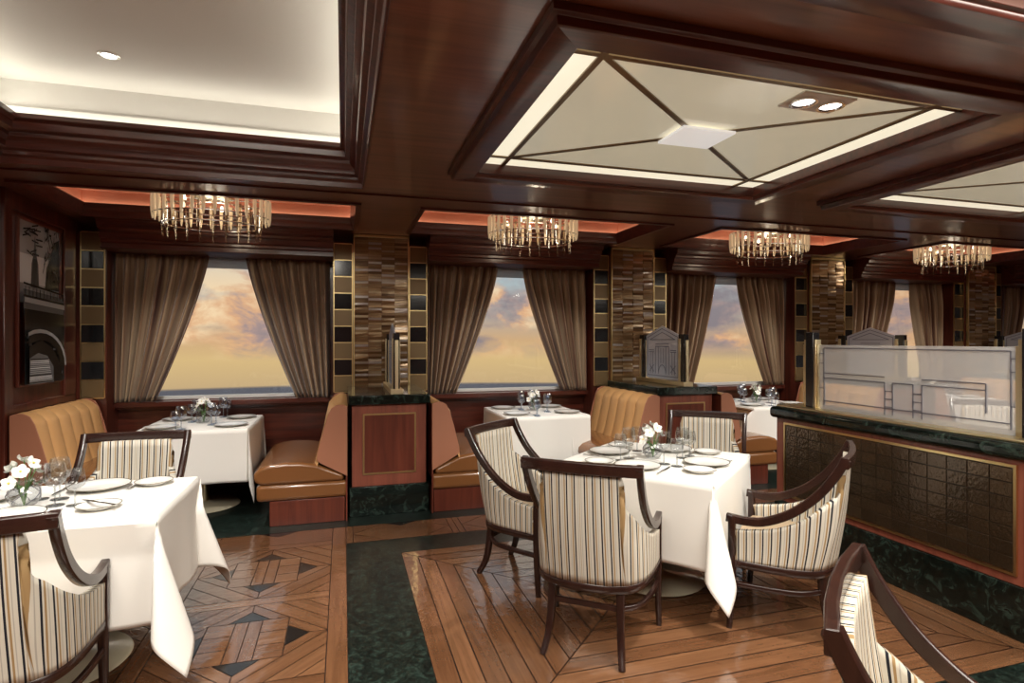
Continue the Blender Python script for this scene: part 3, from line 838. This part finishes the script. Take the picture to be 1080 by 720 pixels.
def mk_vase(label, s=1.0):
    t = thing('flower_vase', label, 'vase')
    MB().lathe([(.028*s,.002),(.045*s,.012),(.062*s,.045),(.060*s,.075),(.042*s,.105),(.034*s,.118),(.040*s,.128)],28).build('bowl', M['glass'], t, True)
    ba = MB(); 
    for k in range(5):
        a0 = k*1.25; ba.tube([((.0635-.0006*abs(j-6)**2)*s*math.cos(a0+j*.13),(.0635-.0006*abs(j-6)**2)*s*math.sin(a0+j*.13),(.018+j*.0065)*s) for j in range(13)],.0016,5)
    ba.build('etched_lines', M['etch'], t, True)
    stems = [((0,0,.01),(.01,.0,.12),(.02,.01,.21)),((0,0,.01),(-.02,.01,.11),(-.045,-.01,.17)),((0,0,.01),(.02,-.01,.11),(.055,-.02,.165)),((0,0,.01),(-.02,.0,.10),(-.07,.02,.125)),((0,0,.01),(.0,.03,.11),(.01,.055,.18)),((0,0,.01),(-.01,-.02,.12),(-.01,-.04,.20))]
    sm = MB()
    for p in stems: sm.tube([tuple(c*s for c in q) for q in p],.0025*s,5)
    for k in range(4):
        a = k*1.7; sm.grid(lambda u,v: (s*(.012+.05*v)*math.cos(a)-s*(u-.5)*.022*math.sin(PI*v)*math.sin(a), s*(.012+.05*v)*math.sin(a)+s*(u-.5)*.022*math.sin(PI*v)*math.cos(a), s*(.07+.07*v-.03*v*v)),2,5)
    sm.build('stems', M['leaf'], t, True)
    rn = random.Random(3)
    for p in stems:
        c = Vector(p[-1])*s; nrm = Vector((c.x*3,c.y*3-.05,.08)).normalized()
        R = nrm.to_track_quat('Z','Y').to_matrix()
        f = MB()
        for k in range(5):
            a = 2*PI*k/5+rn.random()*.3
            def pf(u,v,a=a):
                w = .017*s*math.sin(PI*(.08+.84*v))**.7*(u-.5)*2
                r = .032*s*v
                return tuple(c + R @ Vector((r*math.cos(a)-w*math.sin(a), r*math.sin(a)+w*math.cos(a), .010*s*v*v-.006*s*abs(u-.5)*2)))
            f.grid(pf,4,5)
        fo = f.build('blossom', M['petal'], t, True)
        MB().lathe([(.0,.0),(.005*s,.002*s),(.004*s,.007*s),(0,.008*s)],8).xf(Matrix.Translation(c) @ R.to_4x4()).build('blossom_centre', M['petal_c'], fo, True)
    return t
PROTO = {}
def place(kind, maker, loc, rz, label, group):
    if kind not in PROTO:
        o = maker(); PROTO[kind] = o
        o.location = loc; o.rotation_euler = (0,0,rz); o['label'] = label
        if group: o['group'] = group
        return o
    return copy_tree(PROTO[kind], loc, rz, label, group)
def setting(tloc, trz, dirang, off, who, tname, side=0, full=True, blue=False):
    """one place setting; dirang = direction (table frame) from centre to the diner"""
    ux, uy = math.cos(dirang), math.sin(dirang)      # towards diner
    rx, ry = uy*-1*-1, -ux                            # diner's right-hand side (diner looks to -u)
    rx, ry = -uy, ux
    def W(f, r, z=ZC):
        p = (ux*f + rx*(r+side), uy*f + ry*(r+side)); q = rot(p, trz); return (tloc[0]+q[0], tloc[1]+q[1], z)
    ang = trz + dirang + PI/2
    g = 'table settings on '+tname
    place('plate', lambda: mk_plate(.135,'dinner_plate',''), W(off,0), 0, 'white dinner plate %s' % who, 'dinner plates on '+tname)
    if full:
        place('bread', lambda: mk_plate(.088,'bread_plate',''), W(off+.02,-.235), 0, 'small white bread plate %s' % who, 'bread plates on '+tname)
        place('fork', lambda: mk_fork(''), W(off,-.150), ang, 'silver fork %s' % who, 'forks on '+tname)
        place('knife', lambda: mk_knife(''), W(off,.158), ang, 'silver knife %s' % who, 'knives on '+tname)
    k = 'blue' if blue else 'clear'; mt = M['blue_glass'] if blue else M['glass']
    place('wine'+k, lambda: mk_glass('wine_glass','',.195,.044,mt), W(off-.175,.10), 0, 'tall stemmed wine glass %s' % who, 'wine glasses on '+tname)
    place('water'+k, lambda: mk_glass('water_glass','',.165,.040,mt), W(off-.155,.185), 0, 'short stemmed water glass %s' % who, 'water glasses on '+tname)

# diamond-set table
TC, TR, TS = (1.90,3.20), math.radians(40), .94
table('square pedestal table set cornerwise on the bordered plank floor', (*TC,0), TR, TS, TS)
cloth('white tablecloth on the diamond-set table amid four striped chairs', (*TC,0), TR, TS, TS, .46, 1, .02, .26, {'+x':-.10,'+y':-.15}, {(-1,1):.12,(1,1):.10,(1,-1):.14})
for a, who in ((PI,'before the front striped chair, diamond-set table'),(1.5*PI,'before the chair beside the divider, diamond-set table'),(0,'before the far striped chair, diamond-set table'),(.5*PI,'before the left striped chair, diamond-set table')):
    setting(TC, TR, a, .315, who, 'the diamond-set table')
place('vase', lambda: mk_vase(''), (TC[0]-.02,TC[1]+.0,ZC), .4, 'glass bowl of white orchids centred on the diamond-set table', 'flower vases')
# near left table
TN = (-1.27,3.115)
table('small pedestal table at left front by the parquet', (*TN,0), 0, 1.0, .76)
cloth('white tablecloth on the near left table', (*TN,0), 0, 1.0, .76, .46, 2, .03, .30, {'+y':-.14,'-y':-.03}, {(1,1):.30,(-1,1):.1})
wl_ = 'left front table'
setting(TN, 0, 1.5*PI, .235, 'before the near striped chair, left front table', 'the left front table', -.08, False)
setting(TN, 0, .5*PI, .235, 'before the far striped chair, left front table', 'the left front table', -.09)
place('bread', None, (-1.045,2.955,ZC), 0, 'small white bread plate nearest the corner of the left front table', 'bread plates on the left front table')
place('fork', None, (-1.185,2.87,ZC), .1, 'silver fork lying beside the near plate, left front table', 'forks on the left front table')
place('knife', None, (-1.045,2.955,ZC+.022), .9, 'silver butter knife across the bread plate, left front table', 'knives on the left front table')
place('plate', None, (-1.60,3.24,ZC), 0, 'white dinner plate at the left end of the left front table', 'dinner plates on the left front table')
place('wineclear', None, (-1.52,3.06,ZC), 0, 'tall stemmed wine glass left of the orchids, left front table', 'wine glasses on the left front table')
place('vase', None, (-1.372,3.068,ZC), 1.5, 'glass bowl of white orchids on the left front table', 'flower vases')
# booth tables
BT = [((-1.21,5.73),'the picture booth table','white tablecloth on the booth table beside the bridge picture'),
      ((1.945,5.73),'the second booth table','white tablecloth on the second booth table, by the second window'),
      ((4.77,5.73),'the third booth table','white tablecloth on the third booth table, left of the frosted divider'),
      ((7.62,5.73),'the fourth booth table','white tablecloth on the booth table seen through frosted glass')]
for i,(c,nm,lb) in enumerate(BT):
    table('pedestal booth table under cloth, %s' % nm[4:], (*c,0), 0, .86, .94)
    cloth(lb, (*c,0), 0, .86, .94, .45, 10+i, .015, .09, ({'-x':-.15},{'+x':-.21},{'+x':-.14,'-x':-.14},{'+x':-.20,'-x':-.20})[i], {(-1,1):.06,(1,1):.06})
    for sx, sn in ((PI,'left bench'),(0,'right bench')):
        for sy, en in ((-.26,'aisle end'),(.26,'window end')):
            s2 = sy if sx == 0 else -sy
            setting(c, 0, sx, .27, 'at %s by %s, %s' % (en,sn,nm[4:]), nm, s2, False, True)
    place('vase', None, (c[0],c[1],ZC), .7*i, 'glass bowl of white orchids on %s' % nm, 'flower vases')

# ------------------------------------------------------------------ striped armchairs
def catmull(pts, n):
    out = []; k = len(pts)
    for i in range(k-1):
        p0,p1,p2,p3 = pts[max(i-1,0)],pts[i],pts[i+1],pts[min(i+2,k-1)]
        for j in range(n):
            t = j/n
            out.append(tuple(.5*((2*b)+(-a+c)*t+(2*a-5*b+4*c-d)*t*t+(-a+3*b-3*c+d)*t**3) for a,b,c,d in zip(p0,p1,p2,p3)))
    out.append(tuple(pts[-1])); return out
def make_chair(label):
    t = thing('dining_armchair', label, 'chair', (0,0,0), 0, 'striped armchairs')
    # local: faces +y.  (bottom x,y | top x,y,z) on the right half, from the back centre to the front
    K1 = [(0,-.215,0,-.275,.893),(.10,-.205,.095,-.272,.893),(.185,-.172,.185,-.265,.893)]
    K2 = [(.186,-.171,.187,-.260,.84),(.200,-.160,.190,-.243,.745),(.232,-.118,.214,-.190,.69),(.258,-.04,.246,-.10,.61),(.270,.08,.266,.035,.545),(.274,.222,.274,.222,.512)]
    half = catmull(K1,6)+catmull(K2,6)
    full = [(-a,b,-c,d,e) for a,b,c,d,e in reversed(half[1:])]+half
    arc = [0]
    for i in range(1,len(full)): arc.append(arc[-1]+max(.0004,math.hypot(full[i][0]-full[i-1][0],full[i][1]-full[i-1][1])))
    mid = arc[-1]/2
    sh = MB(); nv = 12; b = 0; n = len(full); U = []; V_ = []; cN = len(half)-1
    for j in range(nv+1):
        v = j/nv
        for (x0,y0,x1,y1,z1) in full:
            z = .36+(z1-.36)*v; w = v**1.15
            sh.v.append((x0+(x1-x0)*w, y0+(y1-y0)*w - .012*math.sin(PI*v), z))
        row = sh.v[-n:]; acc = [0]
        for i in range(1,n): acc.append(acc[-1]+math.hypot(row[i][0]-row[i-1][0],row[i][1]-row[i-1][1]))
        U.append([abs(q-acc[-1]/2)-.0135 for q in acc])      # back panel: measured from its centre
        fr = []                                               # side wings: along the boards of the wing near the fold, upright in front
        for i,q in enumerate(row):
            k = min(1,max(0,(abs(i-cN)-13)/(cN-13)))
            cc_ = .222-(arc[-1]-mid-abs(arc[i]-mid))
            fr.append(.4003+(1-k)*cc_+k*q[1])
        V_.append(fr)
    for j in range(nv):
        for i in range(n-1):
            S = V_ if max(abs(i-cN),abs(i+1-cN)) > 13 else U
            uv = [(S[j][i],j/nv),(S[j][i+1],j/nv),(S[j+1][i+1],(j+1)/nv),(S[j+1][i],(j+1)/nv)]
            sh.face((j*n+i,j*n+i+1,(j+1)*n+i+1,(j+1)*n+i),uv)
    sh.build('upholstered_shell', M['stripe'], t, True, solid=.034)
    # seat cushion
    pl = [(x*.91,y*.88+.0) for x,y,_,_,_ in full]
    cu = MB(); rings = [(.90,.375),(.985,.385),(1.0,.41),(.99,.435),(.93,.458),(.6,.468),(.05,.470)]
    pl2 = pl+[(.245,.235),(.15,.25),(0,.253),(-.15,.25),(-.245,.235)]
    m = len(pl2)
    for k,z in rings:
        for x,y in pl2: cu.v.append((x*k,(y)*k if k>.9 else y*k,z))
    for i in range(len(rings)-1):
        for j in range(m):
            j2=(j+1)%m; cu.face((i*m+j,i*m+j2,(i+1)*m+j2,(i+1)*m+j))
    cu.face([m-1-j for j in range(m)]); cu.face([(len(rings)-1)*m+j for j in range(m)])
    cu.build('seat_cushion', M['seat'], t, True)
    # frame
    path = [(x*1.0,y*1.0,.343) for x,y,_,_,_ in full[::2]]
    MB().bar(path,.040,.042).bar([(-.28,.232,.343),(.28,.232,.343)],.03,.05).build('seat_rail', M['chair_wood'], t, True)
    MB().bar([(-.288,-.276,.915),(-.15,-.292,.915),(0,-.298,.915),(.15,-.292,.915),(.288,-.276,.915)],.030,.055).build('top_rail', M['chair_wood'], t, bevel=.004)
    for s in (-1,1):
        arm = catmull([(s*.274,-.278,.935),(s*.272,-.232,.845),(s*.271,-.152,.735),(s*.274,-.045,.640),(s*.279,.07,.582),(s*.281,.16,.568),(s*.281,.262,.575)],6)
        MB().bar(arm,.032,.042,up=(0,0,1)).build('arm', M['chair_wood'], t, True)
        fl_ = [(s*.280,.235,.575),(s*.280,.235,.36),(s*.280,.236,.18),(s*.283,.248,0)]
        MB().bar(catmull(fl_,5),.036,.036,up=(0,1,0),scale=[1]*6+[1-.03*k for k in range(10)]).build('leg', M['chair_wood'], t, True)
        bl = catmull([(s*.165,-.165,.36),(s*.168,-.176,.24),(s*.175,-.20,.10),(s*.190,-.25,0)],5)
        MB().bar(bl,.036,.040,up=(0,1,0),scale=[1.1-.024*k for k in range(16)]).build('leg', M['chair_wood'], t, True)
        MB().bar(catmull([(s*.168,-.175,.245),(s*.235,-.08,.235),(s*.268,.06,.235),(s*.280,.235,.235)],5),.020,.026).build('stretcher', M['chair_wood'], t, True)
    MB().bar([(-.168,-.176,.245),(.168,-.176,.245)],.020,.026).build('stretcher', M['chair_wood'], t, True)
    return t
def heading(deg): return math.radians(deg-90)
c0 = make_chair('striped armchair nearest the viewer at the diamond-set table, back turned'); c0.location = (1.22,2.64,0); c0.rotation_euler = (0,0,heading(51))
for (x,y,d,lb) in ((1.145,3.515,-49,'striped armchair on the left of the diamond-set table'),
                   (2.31,2.525,131,'striped armchair beside the frosted divider, seen side-on'),
                   (2.55,3.62,-130,'striped armchair on the far side of the diamond-set table'),
                   (1.30,.835,-52,'striped armchair cut off by the lower right corner'),
                   (-1.20,2.45,95,'striped armchair at lower left, back towards the viewer'),
                   (-1.20,3.69,-90,'striped armchair across the left front table, facing the viewer'),
                   (5.55,3.62,-135,'striped armchair beyond the frosted divider')):
    copy_tree(c0,(x,y,0),heading(d),lb)
T2 = (4.95,3.05)
table('square pedestal table standing beyond the frosted divider', (*T2,0), TR, TS, TS)
cloth('white tablecloth on the square table beyond the frosted divider', (*T2,0), TR, TS, TS, .46, 33)

# ------------------------------------------------------------------ low divider with frosted screen
PX0, PX1, PY0, PY1 = 3.235, 3.56, 1.80, 3.66
t = thing('low_divider', 'low divider with marble top and bronze glass tile panel', 'divider', (PX0,PY0,0))
W, Lp = PX1-PX0, PY1-PY0
MB().box(-.012,-.01,0,W+.012,Lp+.012,.27).build('marble_base', M['marble'], t, bevel=.004)
MB().box(0,0,.27,W,Lp,.90).build('body', M['frame_red'], t, bevel=.004)
MB().box(-.04,-.03,.90,W+.04,Lp+.045,.985).build('marble_top', M['marble'], t, bevel=.03, seg=4)
MB().box(-.005,-.02,.985,W+.005,Lp+.0,1.003).build('brass_ledge', M['brass'], t, bevel=.006)
ti = MB(); y0,y1,z0,z1 = .225,Lp-.105,.335,.855; ny,nz = 14,7
for i in range(ny):
    for k in range(nz):
        ti.box(-.010,y0+(y1-y0)*i/ny+.002,z0+(z1-z0)*k/nz+.002,.004,y0+(y1-y0)*(i+1)/ny-.002,z0+(z1-z0)*(k+1)/nz-.002)
MB().box(-.003,y0,z0,.004,y1,z1).build('tile_backing', M['black'], t)
ti.build('glass_tiles', M['bronze_glass'], t, bevel=.002)
MB().ring(y0-.018,z0-.018,y1+.018,z1+.018,[(0,.004),(0,-.014),(.014,-.014),(.014,.004)],lambda x,y,h:(h,x,y)).build('gilt_frame', M['gold'], t)
s = thing('frosted_screen', 'frosted glass screen with etched lines on the low divider', 'glass screen', (PX0+.10,PY0,1.003))
for y in (.20,1.61):
    p = MB().box(-.03,y-.035,0,.03,y+.035,.555).build('post', M['black'], s, bevel=.003)
    g = MB()
    for q in (-1,1):
        g.box(-.024,y+q*.035,0,.024,y+q*.055,.50); g.box(-.018,y+q*.055,0,.018,y+q*.070,.465)
    g.build('gilt_flute', M['brass'], p, bevel=.002)
gl = MB().box(-.005,.27,.0,.005,1.54,.462).build('glass', M['frost'], s)
e = MB()
def ln2(a,b): e.bar([(0,a[0],a[1]),(0,b[0],b[1])],.006,.013,up=(1,0,0),c=0)
yL, yR = 1.50, .30
ln2((yL,.03),(yL,.44)); ln2((yL,.44),(yR,.44)); ln2((yL,.26),(1.02,.26)); ln2((yL,.225),(1.02,.225)); ln2((yR,.44),(yR,.03)); ln2((yL,.06),(yR,.06))
for y in (1.02,.965,.83,.775): ln2((y,.225),(y,.02))
ln2((.965,.225),(.83,.225)); ln2((.775,.26),(.42,.26)); ln2((.775,.225),(.42,.225)); ln2((.42,.26),(.42,.10))
for z in (.17,.12,.07): ln2((1.02,z),(.965,z)); ln2((.83,z),(.775,z))
for z in (.40,.33,.15): ln2((yL,z),(yL+.04,z)); ln2((yR,z),(yR-.04,z))
e.build('etched_lines', M['etch'], gl)

# ------------------------------------------------------------------ framed black and white picture on the left wall
pic = thing('wall_picture', 'black and white photograph of a stone bridge and spire on the left wall', 'picture', (WALLX,5.15,1.14))
PW, PH = .68, 1.30
px = MB()
px.ring(0,0,PW,PH,[(0,.0),(0,.022),(.02,.022),(.02,.0)],lambda x,y,h:(h,x,y)).build('frame', M['panel_red'], pic, bevel=.003)
greys = [plain('photo_grey_%d'%i,(g,g,g*1.03),.25) for i,g in enumerate((.004,.025,.11,.36,.66))]
pm = MB(); lay = [.010]
def pg(pts, mi):
    lay[0] += .0004
    n = len(pts); A = sum(pts[i][0]*pts[(i+1)%n][1]-pts[(i+1)%n][0]*pts[i][1] for i in range(n))
    if A < 0: pts = pts[::-1]
    pm.poly([(lay[0],.02+p[0]*(PW-.04),.02+p[1]*(PH-.04)) for p in pts], None, mi)
def stroke(a,b,w,mi):
    a,b = Vector(a),Vector(b); d=(b-a).normalized(); n=Vector((-d.y*.5,d.x*1.0)); n.normalize(); n*=w/2
    pg([tuple(a-n),tuple(b-n),tuple(b+n),tuple(a+n)],mi)
rp = random.Random(5)
pg([(0,.5),(1,.5),(1,1),(0,1)],3); pg([(0,.62),(1,.62),(1,.80),(0,.80)],4)
# spire
pg([(.28,.6),(.48,.6),(.46,.75),(.42,.80),(.38,.93),(.34,.80),(.30,.75)],2)
for k in range(5): stroke((.31+.03*k,.61),(.34+.017*k,.78),.012,1)
pg([(.62,.6),(1,.6),(1,.95),(.85,.92),(.75,.80),(.66,.74)],1)
for k in range(60):
    x,y = rp.uniform(.55,1),rp.uniform(.62,.99); a=rp.uniform(0,PI); l=rp.uniform(.03,.10)
    stroke((x,y),(min(1,x+l*math.cos(a)),min(1,max(.6,y+l*math.sin(a)))),.014,rp.choice((0,1,1,2)))
for k in range(16):
    x,y = rp.uniform(0,.30),rp.uniform(.80,.98); a=rp.uniform(-.6,.9)
    stroke((x,y),(min(.5,x+.16*math.cos(a)),min(1,y+.05*math.sin(a))),.010,1)
# parapet and railing
pg([(0,.42),(1,.40),(1,.55),(0,.58)],2)
stroke((0,.615),(1,.575),.012,0); stroke((0,.54),(1,.515),.012,0)
for k in range(12): stroke((.04+k*.085,.535),(.04+k*.085,.60-k*.003),.014,0)
pg([(0,.50),(1,.475),(1,.505),(0,.53)],3)
pg([(0,.34),(1,.33),(1,.44),(0,.46)],0)
# stone arch
pg([(0,0),(1,0),(1,.35),(0,.36)],1)
for k in range(50):
    x,y = rp.random()*.94,rp.random()*.33; pg([(x,y),(x+.06,y),(x+.06,y+.014),(x,y+.014)],rp.choice((0,2,2,1)))
def arch(r1,r2,mi,cx=.28,cy=.10):
    P1=[];P2=[]
    for k in range(15):
        a = PI*k/14
        P1.append((min(1,max(0,cx+r1*math.cos(a))),cy+r1*.34*math.sin(a))); P2.append((min(1,max(0,cx+r2*math.cos(a))),cy+r2*.34*math.sin(a)))
    for k in range(14): pg([P1[k],P1[k+1],P2[k+1],P2[k]],mi)
arch(.70,.63,3); arch(.63,.50,0); pg([(0,0),(.80,0),(.80,.10),(.55,.22),(.28,.27),(0,.23)],0)
pg([(.0,.0),(.58,.0),(.58,.10),(.42,.17),(.2,.19),(0,.16)],2)
for k in range(14): stroke((0,.01+k*.011),(.56-.01*k,.008+k*.011),.005,rp.choice((3,1,4)))
pm.build('photo_print', greys, pic, fix=False)

# ------------------------------------------------------------------ lights
def area(name, loc, size, power, col=(1,.93,.82), rot_=(0,0,0), sy=None):
    l = bpy.data.lights.new(name,'AREA'); l.energy = power; l.color = col; l.size = size
    if sy: l.shape = 'RECTANGLE'; l.size_y = sy
    o = bpy.data.objects.new(name,l); COL.objects.link(o); o.location = loc; o.rotation_euler = rot_; return o
def spot(name, loc, tgt, power, ang=70, blend=.6, col=(1,.955,.88), r=.05):
    l = bpy.data.lights.new(name,'SPOT'); l.energy = power; l.color = col; l.spot_size = math.radians(ang); l.spot_blend = blend; l.shadow_soft_size = r
    o = bpy.data.objects.new(name,l); COL.objects.link(o); o.location = loc
    d = Vector(tgt)-Vector(loc); o.rotation_euler = d.to_track_quat('-Z','Y').to_euler(); return o
spot('table_downlight',(2.13,2.10,2.585),(1.95,3.1,.75),140,80)
spot('table_downlight',(-.9,2.0,3.07),(-1.1,3.0,.75),165,75)
spot('table_downlight',(-1.27,3.73,3.08),(-1.15,3.3,.75),95,85)
for x in (-1.2,1.95,4.77,7.62):
    spot('booth_downlight',(x,4.58,2.58),(x,5.75,.75),95,85)  # added spots brightening the booth tables; the soffit has no fixtures here
for x in CHX:
    l = bpy.data.lights.new('chandelier_light','POINT'); l.energy = 3; l.color = (1,.84,.62); l.shadow_soft_size = .10
    o = bpy.data.objects.new('chandelier_light',l); COL.objects.link(o); o.location = (x,5.30,2.56)
for x in (1.85,4.82,7.8): area('coffer_lamp',(x,.35,2.60),1.9,95,sy=1.7)  # added soft fill under the near coffers, not actual fittings
for x in (-.9,): area('tray_lamp',(x,-.2,3.09),1.6,130,sy=2.4)  # added soft fill under the tray, out of view
spot('divider_downlight',(4.8,2.6,2.55),(5.0,3.2,.75),120,95)  # spot aimed at the table past the divider, without a fixture

# ------------------------------------------------------------------ sunset sky and sea outside
w = bpy.data.worlds.new('sunset_sea'); SC.world = w; w.use_nodes = True; nt = w.node_tree; nt.nodes.clear()
out = nt.nodes.new('ShaderNodeOutputWorld'); bg = nt.nodes.new('ShaderNodeBackground'); bg.inputs['Strength'].default_value = .80
tc = nt.nodes.new('ShaderNodeTexCoord'); sx = nt.nodes.new('ShaderNodeSeparateXYZ'); nt.links.new(tc.outputs['Generated'], sx.inputs[0])
mr = nt.nodes.new('ShaderNodeMapRange'); mr.inputs['From Min'].default_value = -.2; mr.inputs['From Max'].default_value = .3
nt.links.new(sx.outputs['Z'], mr.inputs['Value'])
def zz(z): return (z+.2)/.5
base = ramp(nt,[(zz(-.2),(.07,.075,.09)),(zz(-.076),(.12,.12,.14)),(zz(-.0735),(.60,.42,.22)),(zz(-.03),(.72,.50,.23)),(zz(.0),(.66,.42,.22)),(zz(.05),(.45,.41,.37)),(zz(.10),(.43,.50,.52)),(zz(.2),(.38,.48,.55))])
nt.links.new(mr.outputs['Result'], base.inputs['Fac'])
mp = nt.nodes.new('ShaderNodeMapping'); mp.inputs['Scale'].default_value = (5.0,5.0,9.5); nt.links.new(tc.outputs['Generated'], mp.inputs['Vector'])
n = nt.nodes.new('ShaderNodeTexNoise'); n.inputs['Scale'].default_value = 1.6; n.inputs['Detail'].default_value = 8; n.inputs['Roughness'].default_value = .6; n.inputs['Distortion'].default_value = .4
nt.links.new(mp.outputs['Vector'], n.inputs['Vector'])
cc = ramp(nt,[(.38,(.27,.23,.25)),(.46,(.42,.30,.28)),(.52,(.80,.45,.24)),(.62,(.98,.72,.44))])
nt.links.new(n.outputs['Fac'], cc.inputs['Fac'])
cm = nt.nodes.new('ShaderNodeMath'); cm.operation = 'MULTIPLY'
hz = ramp(nt,[(zz(-.035),(0,0,0)),(zz(.0),(1,1,1)),(zz(.08),(.9,.9,.9)),(zz(.15),(.35,.35,.35))]); nt.links.new(mr.outputs['Result'], hz.inputs['Fac'])
mp2 = nt.nodes.new('ShaderNodeMapping'); mp2.inputs['Scale'].default_value = (3.0,3.0,8); mp2.inputs['Location'].default_value = (4,2,1); nt.links.new(tc.outputs['Generated'], mp2.inputs['Vector'])
n2 = nt.nodes.new('ShaderNodeTexNoise'); n2.inputs['Scale'].default_value = 2; n2.inputs['Detail'].default_value = 6
nt.links.new(mp2.outputs['Vector'], n2.inputs['Vector'])
r2 = ramp(nt,[(.43,(0,0,0)),(.53,(1,1,1))]); nt.links.new(n2.outputs['Fac'], r2.inputs['Fac'])
nt.links.new(hz.outputs['Color'], cm.inputs[0]); nt.links.new(r2.outputs['Color'], cm.inputs[1])
mx = nt.nodes.new('ShaderNodeMix'); mx.data_type = 'RGBA'
nt.links.new(cm.outputs[0], mx.inputs['Factor']); nt.links.new(base.outputs['Color'], mx.inputs['A']); nt.links.new(cc.outputs['Color'], mx.inputs['B'])
nt.links.new(mx.outputs['Result'], bg.inputs['Color']); nt.links.new(bg.outputs[0], out.inputs['Surface'])

# ------------------------------------------------------------------ camera and view
cam = bpy.data.cameras.new('camera'); co = bpy.data.objects.new('camera',cam); COL.objects.link(co)
cam.sensor_width = 36; cam.lens = 600/1080*36; cam.clip_start = .05; cam.shift_y = -1.5/1080
co.location = (0,0,1.5); co.rotation_euler = (PI/2,0,-math.atan(178/600))
SC.camera = co
vs = SC.view_settings; vs.view_transform = 'Standard'; vs.look = 'None'; vs.exposure = .4; vs.gamma = 1; vs.use_curve_mapping = False
SC.cycles.max_bounces = 8; SC.cycles.transparent_max_bounces = 24; SC.cycles.caustics_reflective = False; SC.cycles.caustics_refractive = False
SC.cycles.sample_clamp_indirect = 4
